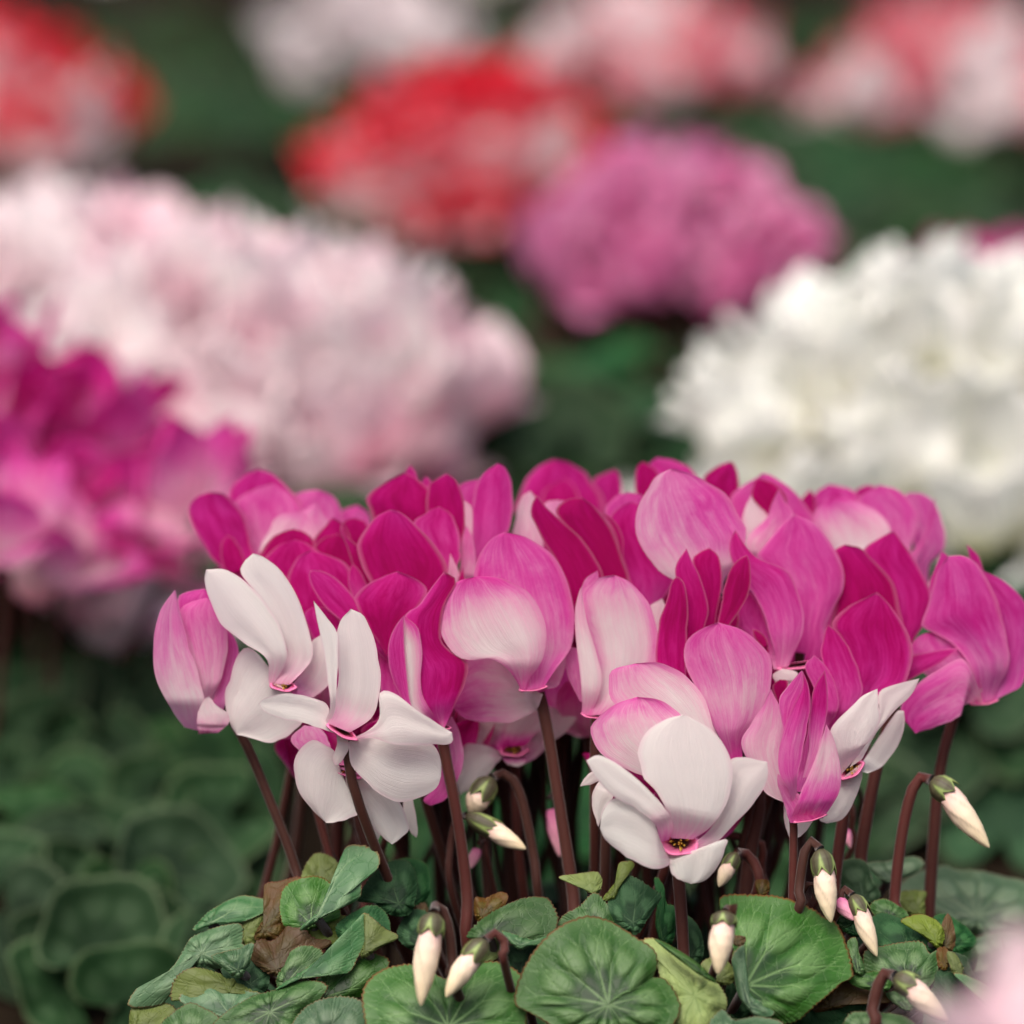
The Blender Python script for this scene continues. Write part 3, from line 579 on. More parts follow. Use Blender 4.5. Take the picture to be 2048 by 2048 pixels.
P('E', -12, [(1050, 1010), (1070, 930)], (1120, 880), [(1200, 1060), (1190, 1000), (1160, 930)], (.4, .42, .4), nu=16, nv=9)
P('E', 2, [(1500, 1200), (1500, 1330), (1545, 1450)], (1590, 1495), [(1560, 1200), (1590, 1350), (1600, 1450)], (.05, .05, .05), nu=14, nv=8)
P('E', 2, [(1290, 1200), (1260, 1400)], (1310, 1530), [(1340, 1200), (1340, 1450)], (.05, .05, .05), nu=14, nv=8)
P('E', 6, [(1800, 700), (1780, 950), (1700, 1150), (1640, 1230)], (1690, 1270), [(1840, 640), (1895, 760), (1922, 940), (1885, 1080), (1800, 1220)], (.4, .4, .5, .6))
P('F', 10, [(1200, 400), (1110, 220), (1085, 80)], (1100, -20), [(1215, 400), (1215, 200), (1190, 0)], (.5, .5, .5), nu=16, nv=9)
# flower looking out in the middle
Fl('F', (685, 775), 215, 100, 0, 30, 'pale flower in the shade of the cluster with open pink mouth', visible=True)
P('F', 34, [(585, 790), (420, 730), (280, 680), (200, 560)], (210, 440), [(640, 745), (650, 680), (660, 560), (480, 480)], (.75, .15, .1, .15))
P('F', 32, [(600, 750), (620, 640), (640, 560)], (800, 420), [(770, 740), (850, 660), (960, 560), (960, 450)], (.85, .18, .1, .1))
P('F', 36, [(740, 740), (870, 620), (920, 400), (990, 260)], (1090, 155), [(770, 880), (860, 830), (960, 730), (1100, 630), (1200, 460), (1180, 250)], (.4, .1, .08, .1))
P('F', 26, [(600, 800), (500, 745), (400, 722), (300, 738), (288, 900), (250, 1020)], (268, 1122), [(600, 830), (560, 870), (500, 950), (400, 1050)], (.3, .06, .06, .06))
P('F', 28, [(590, 830), (640, 885)], (720, 906), [(780, 830), (770, 880)], (.6, .15, .12), nu=16, nv=10)
# upright pale flower
Fl('C', (630, 1972), 190, 46, 0.1, -2, 'very pale pink upright flower at the centre')
P('C', 2, [(590, 1975), (640, 1700), (600, 1450), (540, 1200), (525, 1080), (570, 1000), (660, 948)], (775, 930), [(720, 1960), (900, 1850), (1020, 1700), (1090, 1560), (1095, 1360), (1055, 1190), (980, 1070), (880, 975)], (.35, .12, .12, .12, .2, .25), edge=.3)
P('C', -4, [(530, 1975), (535, 1800), (500, 1500), (480, 1300), (485, 1170), (520, 1030)], (535, 1010), [(590, 1970), (650, 1850), (680, 1680), (640, 1500), (580, 1300), (540, 1100)], (.5, .12, .1, .25, .3), edge=.15, bulge=.2)
P('C', 5, [(540, 1300), (525, 1080), (560, 960)], (652, 895), [(620, 1300), (640, 1050), (658, 960)], (.4, .45, .5), nu=16, nv=8)
# big pale trio
Fl('G', (1000, 890), 160, 40, 0, -8, 'pale pink flower with broad petals fanned behind the white one', stem=('G', [(1050, 960), (1180, 1100), (1130, 1450), (1100, 1750), (1090, 2000)], 20), sw=32)
P('G', -12, [(985, 880), (960, 800), (880, 630), (760, 380), (712, 230), (722, 100), (810, 20)], (920, -18), [(1080, 860), (1075, 780), (1110, 690), (1190, 590), (1250, 430), (1268, 280), (1230, 165), (1100, 45)], (.65, .4, .3, .42, .5, .5), edge=.1, bulge=.13)
P('G', -18, [(860, 980), (650, 800), (420, 620), (240, 480), (214, 370), (240, 290)], (390, 247), [(960, 860), (905, 690), (855, 530), (785, 395), (670, 290), (540, 240)], (.2, .1, .12, .3, .42), edge=.2, bulge=.12)
P('G', -24, [(660, 1000), (420, 960), (190, 840), (92, 680), (150, 600), (260, 510)], (400, 462), [(740, 960), (760, 750), (700, 600), (560, 490)], (.1, .06, .2, .4, .45), edge=.18, bulge=.12)
P('G', -8, [(960, 1000), (960, 880), (1020, 870)], (1040, 850), [(1120, 1000), (1080, 900)], (.6, .5, .5), nu=12, nv=8)
# big white flower in front
Fl('G', (675, 1415), 240, 136, 0.02, -44, 'big white flower at the front with open pink mouth', visible=True, stem=('K', [(700, 300), (730, 580), (750, 850), (765, 1120), (770, 1350)], -25), sw=26)
P('G', -50, [(618, 1372), (600, 1230), (520, 1080), (430, 960), (412, 820), (460, 690), (570, 610)], (710, 576), [(760, 1380), (880, 1290), (965, 1170), (1003, 1040), (1000, 900), (955, 770), (860, 655)], (.42, .02, .01, .01, .02), bulge=.10, ripple=.5)
P('G', -54, [(548, 1400), (520, 1290), (400, 1185), (250, 1105), (140, 990)], (72, 872), [(600, 1385), (628, 1330), (615, 1240), (520, 1110), (400, 990), (260, 885), (150, 838)], (.4, .02, .01, .01), bulge=.22)
P('G', -50, [(555, 1420), (525, 1310), (470, 1190), (370, 1120), (245, 1118), (180, 1190)], (160, 1310), [(620, 1485), (610, 1540), (500, 1566), (350, 1500), (210, 1400)], (.3, .02, 0, 0), bulge=.14)
P('G', -42, [(775, 1400), (880, 1300), (970, 1120), (985, 890), (1080, 852)], (1240, 880), [(790, 1435), (900, 1410), (1010, 1300), (1150, 1150), (1235, 1010)], (.35, .04, .03, .03), bulge=.12)
P('G', -46, [(620, 1480), (604, 1550), (650, 1625)], (745, 1668), [(790, 1440), (970, 1380), (960, 1450), (925, 1540), (850, 1640)], (.2, .01, .01, .01), bulge=.14)
# closed narrow pink flower
Fl('H', (420, 1185), 225, 44, -0.22, -32, 'narrow half open pink flower with twisted petals at the right front', stem=('H', [(300, 1150), (308, 1215), (305, 1500), (300, 1820), (300, 2100)], -26), sw=18)
P('H', -38, [(310, 1150), (270, 980), (212, 880), (198, 740), (240, 560), (300, 400), (365, 270)], (370, 142), [(370, 1060), (332, 1000), (335, 880), (362, 750), (400, 560), (426, 400), (415, 260)], (.4, .6, .55, .75, .85), bulge=.2)
P('H', -32, [(230, 700), (235, 560), (203, 350), (270, 255)], (364, 142), [(260, 700), (290, 480), (360, 320), (385, 210)], (.5, .55, .55, .55), nu=22, nv=10)
P('H', -34, [(370, 900), (415, 700), (420, 480), (450, 270)], (528, 138), [(420, 900), (480, 720), (545, 430), (545, 260)], (.4, .4, .75, .8), bulge=.22)
P('H', -36, [(280, 1215), (340, 1040), (430, 830), (470, 740)], (538, 520), [(525, 1175), (600, 1060), (638, 950), (632, 780), (590, 620)], (.5, .6, .3, .2, .45), bulge=.16, edge=.1)
P('H', -33, [(285, 1220), (240, 1080), (195, 950)], (195, 870), [(520, 1185), (420, 1080), (290, 970)], (.5, .4, .4), nu=18, nv=11)
P('H', -20, [(300, 1000), (340, 800), (400, 600)], (420, 450), [(420, 1000), (450, 850), (430, 650)], (.55, .6, .6), nu=16, nv=9)
P('G', -20, [(1290, 1120), (1215, 1065), (1110, 870), (1072, 740), (1180, 570)], (1262, 410), [(1340, 1140), (1350, 1000), (1315, 850), (1345, 680), (1325, 540)], (.2, .22, .3, .4), edge=.1)
P('G', 2, [(1310, 520), (1270, 400)], (1320, 350), [(1350, 520), (1375, 370)], (1, 1, 1), nu=14, nv=8)
# white flower right of it
Fl('H', (715, 845), 190, 100, -0.6, -12, 'white flower at the right with a maroon mouth and yellow stamens', visible=True, stem=('H', [(650, 1000), (660, 1150), (620, 1450), (590, 1700), (580, 1900)], 8), sw=26)
P('H', -16, [(640, 880), (610, 720), (568, 570), (690, 425), (800, 320)], (898, 273), [(760, 745), (850, 625), (920, 500), (905, 390)], (.12, .02, .01, .01), bulge=.12)
P('H', -8, [(700, 830), (830, 600), (905, 430), (905, 300), (1000, 248)], (1195, 200), [(790, 770), (900, 570), (1020, 430), (1140, 310)], (.1, .04, .04, .03), bulge=.12)
P('H', -10, [(640, 910), (600, 1000), (560, 1090), (485, 1190)], (540, 1223), [(785, 800), (790, 900), (725, 1080), (655, 1190)], (.1, .02, .02, .02), bulge=.12)
P('H', 4, [(760, 850), (800, 780), (920, 600), (1030, 440)], (1085, 430), [(830, 870), (930, 820), (1040, 680), (1090, 530)], (.05, .05, .05), bulge=.1)
P('H', -16, [(250, 1000), (238, 1100), (245, 1230)], (285, 1338), [(430, 1100), (450, 1190), (365, 1310)], (.05, .03, .02), nu=18, nv=10)
# withered cream flower left of the big white flower
Fl('G', (200, 1000), 40, 20, 0, -10, 'small cream flower just opening beside the big white one')
P('G', -16, [(180, 990), (110, 1025)], (32, 1040), [(180, 930), (110, 945), (60, 988)], (.1, .08, .1), nu=16, nv=9, bulge=.25)
P('G', -20, [(180, 980), (120, 1060), (112, 1180)], (150, 1302), [(260, 1020), (245, 1110), (190, 1180)], (.1, .06, .06), nu=20, nv=10, bulge=.2)

# stems seen between the flowers and the foliage whose flowers are hidden behind others: rear flowers of the clump
# ---------------------------------------------------------------- a free-standing cyclamen flower (petals swept up), used behind
def free_petal(L=0.047, W=0.033, seed=0, nu=14, nv=9):
    r = random.Random(seed)
    v = np.linspace(0, 1, nu); s = np.linspace(-1, 1, nv)
    S, Vv = np.meshgrid(s, v)
    wid = W * 0.5 * np.interp(Vv, [0, .08, .2, .4, .6, .78, .9, .96, 1], [.22, .35, .62, .92, 1.0, .88, .62, .40, .10])
    flare = r.uniform(0.006, 0.018)
    rad = 0.005 + 0.006 * np.sin(np.minimum(Vv * 4, 1) * 1.57) + flare * Vv ** 1.4
    z = -0.003 + L * (Vv ** 1.05) - .004 * (S ** 2) * Vv
    a0 = r.uniform(0.2, 0.6) * Vv
    x = rad - r.uniform(.002, .010) * (S ** 2) * (wid / (W / 2)) + .003 * np.sin(S * 3 + Vv * 5 + r.random() * 6) * Vv; y = wid * S
    z = z + 0.0012 * np.sin(5 * S + r.random() * 6) * Vv
    X = x * np.cos(a0) - y * np.sin(a0); Y = x * np.sin(a0) + y * np.cos(a0)
    return np.stack([X, Y, z], -1).reshape(-1, 3), S, Vv

def free_flower_mesh(name, mat, tones, seed, edge=0.0, size=1.0, splay=.25):
    r = random.Random(seed); Vs = []; F = []; T = []; RIM = []; UV = []
    for k in range(5):
        V, S, Vv = free_petal(0.047 * r.uniform(.9, 1.1) * size, 0.039 * r.uniform(.88, 1.12) * size, seed * 10 + k)
        a = k * 2 * math.pi / 5 + r.uniform(-.15, .15)
        tilt = r.uniform(-.12, .25)
        if r.random() < splay: tilt = r.uniform(.5, 1.3)
        M = np.array(Matrix.Rotation(a, 3, 'Z') @ Matrix.Rotation(tilt, 3, 'Y'))
        V = V @ M.T; off = sum(len(q) for q in Vs)
        F += [tuple(q + off for q in f) for f in grid_faces(*S.shape)]; Vs.append(V)
        t = np.interp(Vv, np.linspace(0, 1, len(tones)), tones) + edge * np.abs(S) ** 3
        T.append(np.clip(t, 0, 1).ravel()); RIM.append((np.abs(S) > .99).astype(float).ravel() * .4)
        UV.append(np.stack([(S + 1) / 2, Vv], -1).reshape(-1, 2))
    return mesh(name, np.vstack(Vs), F, mat, {'tone': np.hstack(T), 'rim': np.hstack(RIM)}, np.vstack(UV))

FM = {}
for key, mat, tones, edge in (('mag', M_PETAL, (.35, .42, .7, .78), 0), ('soft', M_PETAL, (.22, .28, .52, .72), 0), ('dark', M_PETAL, (.35, .6, .9, .9), 0), ('whiteish', M_PETAL, (.35, .05, .03, .03), 0),
                              ('white', M_WHITE, (.75, .08, .0, .0), 0), ('pale', M_PALE, (.8, .30, .10, .12), .12), ('blush', M_PALE, (.9, .6, .35, .3), .15), ('palewhite', M_PALE, (.4, .08, .02, .02), 0),
                              ('red', M_RED, (.08, .32, .8, .95), .1), ('redwhite', M_RED, (.35, .08, .1, .5), .4), ('coral', M_RED, (.3, .25, .35, .5), .15),
                              ('lilac', M_LILAC, (.4, .35, .5, .45), .25), ('lilacdark', M_LILAC, (.6, .7, .75, .7), .2)):
    FM[key] = [free_flower_mesh('flower_' + key, mat, tones, i * 7 + len(key), edge) for i in range(4)]

for key, tones in (('rdark', (.35, .6, .9, .9)), ('rmag', (.35, .42, .7, .78)), ('rwhiteish', (.35, .05, .03, .03))):
    FM[key] = [free_flower_mesh('flower_' + key, M_PETAL, tones, i * 11 + 3, 0, 1.0, 0.0) for i in range(4)]

# unit stem: from (0,0,0) down to (0,0,-1)
_v, _f = tube_geo([(0, 0, 0.0), (0.0, 0, -0.2), (0, 0, -0.5), (0, 0, -0.75), (0, 0, -1)], [1, 1, 1, 1.05, 1.1], 8)
STEM_ME = {}
def stem_between(name, p0, p1, r, parent):
    p0 = Vector(p0); p1 = Vector(p1)
    mid = p0 * 0.45 + p1 * 0.55 + Vector((0, 0, -0.006)) + (p0 - p1).cross(Vector((0, 0, 1))) * random.uniform(-.06, .06)
    out = Vector((p0.x - p1.x, p0.y - p1.y, 0)) * 0.22
    C = spline([np.array(p0), np.array(mid + out), np.array(p1)], 9)
    V, f = tube_geo(C, r, 7)
    return obj(name, V, f, M_STEM, parent)

# ---------------------------------------------------------------- leaves
def leaf_attrs(TH, RR, seed, sinus, nmain=9):
    """vein, silver and rim values on polar leaf coordinates (angle, 0..1 radius)"""
    r = random.Random(seed)
    vein = np.zeros_like(TH)
    def dist(t0):
        d = np.abs((TH - t0 + np.pi) % (2 * np.pi) - np.pi); return d * np.maximum(RR, .04)
    span = 2 * math.pi - 0.7; angs = []
    for i in range(nmain):
        a = sinus + 0.35 + span * (i + .5) / nmain + r.uniform(-.10, .10); angs.append(a)
        fork = r.uniform(.42, .6); wb = .0135
        bend = r.uniform(-.12, .12); wav = .045 * np.sin(RR * r.uniform(6, 11) + r.uniform(0, 6)) * RR
        w = wb * (1 - .55 * RR)
        vein = np.maximum(vein, np.clip(1.5 - dist(a + bend * RR + wav) / w, 0, 1) * (RR < fork + .03))
        for sg in (-1, 1):
            sp = r.uniform(.42, .72)
            c = a + bend * RR + wav + sg * sp * np.clip(RR - fork, 0, 1) ** .9
            k = np.clip(1.4 - dist(c) / (w * .8), 0, 1) * (RR > fork) * (RR < .93) * (1.25 - .6 * RR)
            vein = np.maximum(vein, k)
            f2 = r.uniform(.68, .78)
            c2 = c - sg * 1.0 * np.clip(RR - f2, 0, 1) * 1.1
            vein = np.maximum(vein, .65 * np.clip(1.4 - dist(c2) / (w * .7), 0, 1) * (RR > f2) * (RR < .95))
            f3 = r.uniform(.2, .34)
            c3 = a + sg * .55 * np.clip(RR - f3, 0, 1)
            vein = np.maximum(vein, .5 * np.clip(1.3 - dist(c3) / (w * .6), 0, 1) * (RR > f3) * (RR < .62))
    phase = ((TH - sinus - 0.35) / span * nmain) % 1.0
    lob = np.sin(np.pi * phase)
    sil = np.clip((RR - .38 - .10 * (1 - lob)) * 9, 0, 1) * np.clip((.74 + .06 * lob - RR) * 9, 0, 1) * np.clip(lob * 2.2 - .35, 0, 1)
    outer = np.clip((RR - .84) * 7, 0, 1) * .55
    sil = np.maximum(sil * r.uniform(.55, 1), outer * r.uniform(.5, 1.1))
    rim = np.clip((RR - .982) * 90, 0, 1)
    global CORE, LOB
    LOB = lob
    CORE = np.clip((.60 - RR + .10 * lob) * 3.0, 0, 1) * (.5 + .5 * lob) + .35 * np.clip(1 - np.abs(RR - .72) * 8, 0, 1) * (1 - lob)
    CORE = np.clip(CORE * r.uniform(.6, 1.1), 0, 1)
    return vein, np.clip(sil, 0, 1), rim

LSC = 0.58
def Lf(crop, mat, c, bd, d, ky=.5, kx=0.0, cup=4, ruf=1.5, seed=None, teeth=1.6, N_=216, M_=30, petiole=True, label=None, nmain=None, sil=None):
    """leaf traced in the photo: c the point where the veins meet, bd its margin"""
    seed = seed if seed is not None else int(abs(c[0] * 7 + c[1] * 3)) % 9973
    r = np.random.default_rng(seed)
    cx, cy = pix(crop, c); _B = np.array([pix(crop, p) for p in bd]); size = np.linalg.norm(_B - [cx, cy], axis=1).mean()
    if size < 75:      # the stalk joins near the lower margin, veins fan out from there
        j = int(np.argmax(_B[:, 1] + np.abs(_B[:, 0] - cx) * .1)); cx = cx + (_B[j, 0] - cx) * .62; cy = cy + (_B[j, 1] - cy) * .62
    N_ = 320 if size > 80 else 200
    nmain = nmain or (9 if size > 80 else 6)
    B = spline(_B, N_, closed=True)
    dB = B - np.array([cx, cy]); rad = np.linalg.norm(dB, axis=1); th = np.arctan2(dB[:, 1], dB[:, 0])
    sm = r.normal(0, 1, N_); t_amp = teeth * (0.6 * np.sin(np.arange(N_) * 2 * math.pi / 4.0) + .5 * sm)
    B = B + dB / (rad[:, None] + 1e-6) * t_amp[:, None]
    rr = np.linspace(0, 1, M_ + 1)[1:] ** .85
    dB = B - np.array([cx, cy]); R0 = rad.mean()
    PX = cx + dB[None, :, 0] * rr[:, None]; PY = cy + dB[None, :, 1] * rr[:, None]
    TH = np.repeat(th[None], M_, 0); RR = np.repeat(rr[:, None], N_, 1)
    sin_a = th[np.argmin(rad)]
    vein, sl, rim = leaf_attrs(TH, RR, seed, sin_a, nmain)
    if sil is not None: sl = np.clip(sl + sil, 0, 1)
    k = 0.00018
    ph = r.random() * 6
    dep = d * .001 * LSC + ky * .8 * (cy - PY) * k + kx * (PX - cx) * k + cup * .001 * RR ** 2 * (R0 / 100) \
        + ruf * .001 * RR ** 2 * (R0 / 100) * np.sin(5 * TH + ph) + ruf * .00025 * RR ** 3 * np.sin(9 * TH + ph * 2) \
        + 0.00035 * vein * (R0 / 100) * np.clip(RR * 3 - .6, 0, 1) - 0.0006 * (R0 / 100) * sl - 0.0007 * (R0 / 100) * LOB * np.sin(np.pi * np.clip(RR * 1.05, 0, 1)) * np.clip(RR * 3 - .6, 0, 1)
    V = unproj(PX, PY, dep).reshape(-1, 3)
    V = np.vstack([V, unproj(cx, cy, d * .001 * LSC)[None]])
    f = grid_faces(M_, N_, True); ci = M_ * N_
    f += [(ci, (j + 1) % N_, j) for j in range(N_)]
    # make the traced face look at the camera
    a, b, c3 = (V[f[5][0]], V[f[5][1]], V[f[5][2]])
    if np.dot(np.cross(b - a, c3 - a), np.array(CAM) - a) < 0: f = [tuple(reversed(q)) for q in f]
    o = obj('leaf', V, f, LEAFM[mat], MAIN, attrs={'vein': np.r_[vein.ravel(), .6], 'silver': np.r_[sl.ravel(), 0], 'rim': np.r_[rim.ravel(), 0], 'core': np.r_[CORE.ravel(), 1]}, thick=0.0005)
    if label: o['label'] = label
    if petiole:
        p0 = unproj(cx, cy, d * .001 * LSC + .0035); b = np.array(BASE); b = b + (p0 - b) * np.array([.35, .35, 0]); b[2] = 0
        m = p0 * .6 + b * .4 + np.array([0, .008, -.002])
        Vt, ft = tube_geo(spline([p0, m, b], 12), 0.0017, 8); obj('petiole', Vt, ft, M_STEM, o)
    return o

# generic leaf (heart shaped, real 3-D, unit radius) for the plants behind
def free_leaf_mesh(name, mat, seed, N_=72, M_=14, ruf=.06, cup=-.16):
    r = np.random.default_rng(seed)
    th = np.linspace(-math.pi, math.pi, N_, endpoint=False) + math.pi / N_
    d = np.abs(np.abs(th) - math.pi)          # sinus at +-pi
    R = 1.0 + .10 * np.cos(th) - .70 * np.exp(-(d / .30) ** 2) + .10 * np.exp(-((d - .75) / .5) ** 2) + .05 * r.normal(0, 1) * np.cos(3 * th) + .04 * r.normal(0, 1) * np.sin(2 * th) + .025 * r.normal(0, 1) * np.cos(5 * th)
    R = R + .012 * np.sin(np.arange(N_) * 2 * math.pi / 3)
    rr = np.linspace(0, 1, M_ + 1)[1:]
    TH = np.repeat(th[None], M_, 0); RR = np.repeat(rr[:, None], N_, 1); RD = RR * R[None]
    vein, sl, rim = leaf_attrs(TH, RR, seed, math.pi, 7)
    ph = r.random() * 6
    Z = cup * RR ** 2 + ruf * RR ** 2 * np.sin(4 * TH + ph) + .10 * RR * (np.abs(TH) / 3) + .05 * np.exp(-((RR - .9) / .1) ** 2)
    V = np.stack([RD * np.cos(TH), RD * np.sin(TH), Z], -1).reshape(-1, 3); V = np.vstack([V, [[0, 0, 0]]])
    f = grid_faces(M_, N_, True); f = [tuple(reversed(q)) for q in f]; ci = M_ * N_; f += [(ci, j, (j + 1) % N_) for j in range(N_)]
    rim = np.clip((RR - .93) * 14, 0, 1)
    return mesh(name, V, f, mat, {'vein': np.r_[vein.ravel() * .45, 0], 'silver': np.r_[sl.ravel() * .55, 0], 'rim': np.r_[rim.ravel() * .8, 0], 'core': np.r_[CORE.ravel(), 1]})
LM = {k: [free_leaf_mesh('leaf_' + k, LEAFM[k], i * 13 + 5, cup=(-.16, .22, -.3, .05, .35)[i], ruf=(.06, .10, .08, .14, .09)[i]) for i in range(5)] for k in ('g', 'd', 's', 'k', 'o', 'b')}

def put(name, me, parent, pos, rot, sc=1.0):
    o = bpy.data.objects.new(name, me); COL.objects.link(o); o.parent = parent
    o.location = Vector(pos) - WORG[parent]; o.rotation_euler = rot; o.scale = (sc,) * 3
    WORG[o] = Vector(pos); return o

def face_rot(normal, spin):
    q = Vector(normal).normalized().to_track_quat('Z', 'Y'); return (q.to_matrix() @ Matrix.Rotation(spin, 3, 'Z')).to_euler()

def put_leaf(parent, base, pos, normal, spin, rad, kind):
    o = put('leaf', random.choice(LM[kind]), parent, pos, face_rot(normal, spin), rad)
    return o

# rear flowers of the plant in focus: they stand behind the traced ones and carry the stems seen between
def rear_flowers():
    spots = [(560, 1180, 60, 'dark'), (640, 1240, 40, 'mag'), (760, 1260, 60, 'dark'), (860, 1330, 80, 'dark'), (930, 1300, 45, 'mag'), (1010, 1350, 90, 'whiteish'),
             (1100, 1250, 70, 'dark'), (1170, 1330, 50, 'mag'), (1260, 1300, 75, 'dark'), (1330, 1320, 50, 'dark'), (1420, 1400, 70, 'mag'), (1490, 1330, 95, 'dark'),
             (1580, 1300, 60, 'dark'), (1650, 1280, 90, 'mag'), (1720, 1220, 70, 'mag'), (1740, 1130, 110, 'dark'), (1620, 1120, 120, 'mag'), (1300, 1150, 130, 'dark'),
             (1100, 1120, 140, 'dark'), (900, 1130, 120, 'dark'), (700, 1120, 110, 'mag'), (560, 1090, 120, 'mag'), (820, 1420, 110, 'dark'), (1090, 1440, 120, 'dark'), (1230, 1440, 100, 'dark'), (1380, 1460, 120, 'dark')]
    for j in range(22):
        spots.append((640 + j * 48, 1250 + (j * 37) % 60, 50 + (j * 29) % 90, 'dark'))
    for i, (x, y, d, kind) in enumerate(spots):
        y = min(1450, y + 170); x = x * .9 + 118
        p = unproj(x, y, d * .001)
        o = put('flower', FM['r' + kind][i % 4], MAIN, p, (random.uniform(-.1, .1), random.uniform(-.15, .15), random.uniform(0, 6.3)), .92)
        b = np.array(BASE) + np.array([(p[0] - BASE[0]) * .35, (p[1] - BASE[1]) * .4, 0])
        stem_between('stem', p + np.array([0, 0, .004]), b, random.uniform(.0019, .0026), o)
rear_flowers()

# extra traced stems (visible between flower heads and foliage), each carries a hidden flower on top
EXTRA = [('E', [(880, 1300), (960, 1500), (1010, 1700), (1040, 1850)], 15, 12), ('E', [(960, 1300), (1060, 1600), (1085, 1760), (1090, 1900)], 22, 4), ('E', [(1120, 1250), (1150, 1560), (1170, 1700)], 16, 22),
         ('E', [(1560, 1180), (1620, 1400), (1700, 1700), (1745, 1932), (1760, 2200)], 29, -4), ('E', [(1700, 1200), (1730, 1500), (1790, 1850), (1800, 2100)], 22, 18), ('E', [(1790, 1200), (1830, 1600), (1880, 1932), (1900, 2200)], 16, 8),
         ('F', [(560, 800), (575, 1400), (590, 1932)], 24, 60), ('F', [(740, 850), (790, 1300), (770, 1932)], 23, 55), ('F', [(1130, 560), (1150, 1000), (1180, 1500), (1225, 1932)], 22, 45),
         ('F', [(1270, 560), (1190, 1000), (1250, 1600), (1300, 1932)], 24, 60), ('G', [(400, 1450), (430, 1600), (450, 1760)], 33, -8), ('G', [(860, 1550), (880, 1750), (905, 1932), (910, 2200)], 27, -12),
         ('G', [(780, 1560), (790, 1750), (805, 1932)], 26, 20), ('G', [(1290, 1050), (1230, 1450), (1200, 1750)], 30, 40), ('H', [(260, 1050), (215, 1300), (165, 1600), (130, 1800)], 25, -2),
         ('H', [(490, 1150), (480, 1450), (460, 1700)], 22, 25), ('H', [(430, 1150), (400, 1400), (380, 1700)], 22, 38), ('F', [(420, 1100), (450, 1500), (470, 1932)], 22, 50), ('F', [(960, 900), (1000, 1400), (1010, 1932)], 20, 70), ('F', [(300, 1000), (330, 1400), (400, 1932)], 20, 64),
         ('E', [(1380, 1300), (1420, 1500), (1500, 1800)], 26, 40), ('E', [(1480, 1350), (1540, 1600), (1600, 1900)], 24, 52), ('G', [(560, 1400), (570, 1700), (600, 1932)], 24, 45), ('G', [(1000, 1350), (990, 1650), (980, 1932)], 24, 50), ('G', [(1390, 1250), (1380, 1500), (1360, 1800)], 22, 70)]
for i, (c, pts, w, d) in enumerate(EXTRA):
    q = pix(c, pts[0]); p = unproj(q[0], q[1] - 60, d * .001 + .03)
    o = put('flower', FM['rdark'][i % 4], MAIN, p, (0.1, 0, i * 1.3), .62)
    x0, y0, s = CROPS[c]; k = 1932.0 / s
    pts2 = [(pts[0][0], pts[0][1] - 60 * k)] + pts
    Q = [pix(c, a) for a in pts2]
    W = [p + np.array([0, 0, .003])] + [unproj(x, y, d * .001) for x, y in Q[1:]]
    e = W[-1]; b = np.array(BASE) + np.array([(e[0] - BASE[0]) * .3, (e[1] - BASE[1]) * .45, 0])
    C = spline(W + [e * .55 + b * .45, b], 30); V, f = tube_geo(C, w * .5 * .00018, 12)
    obj('stem', V, f, M_STEM, o)

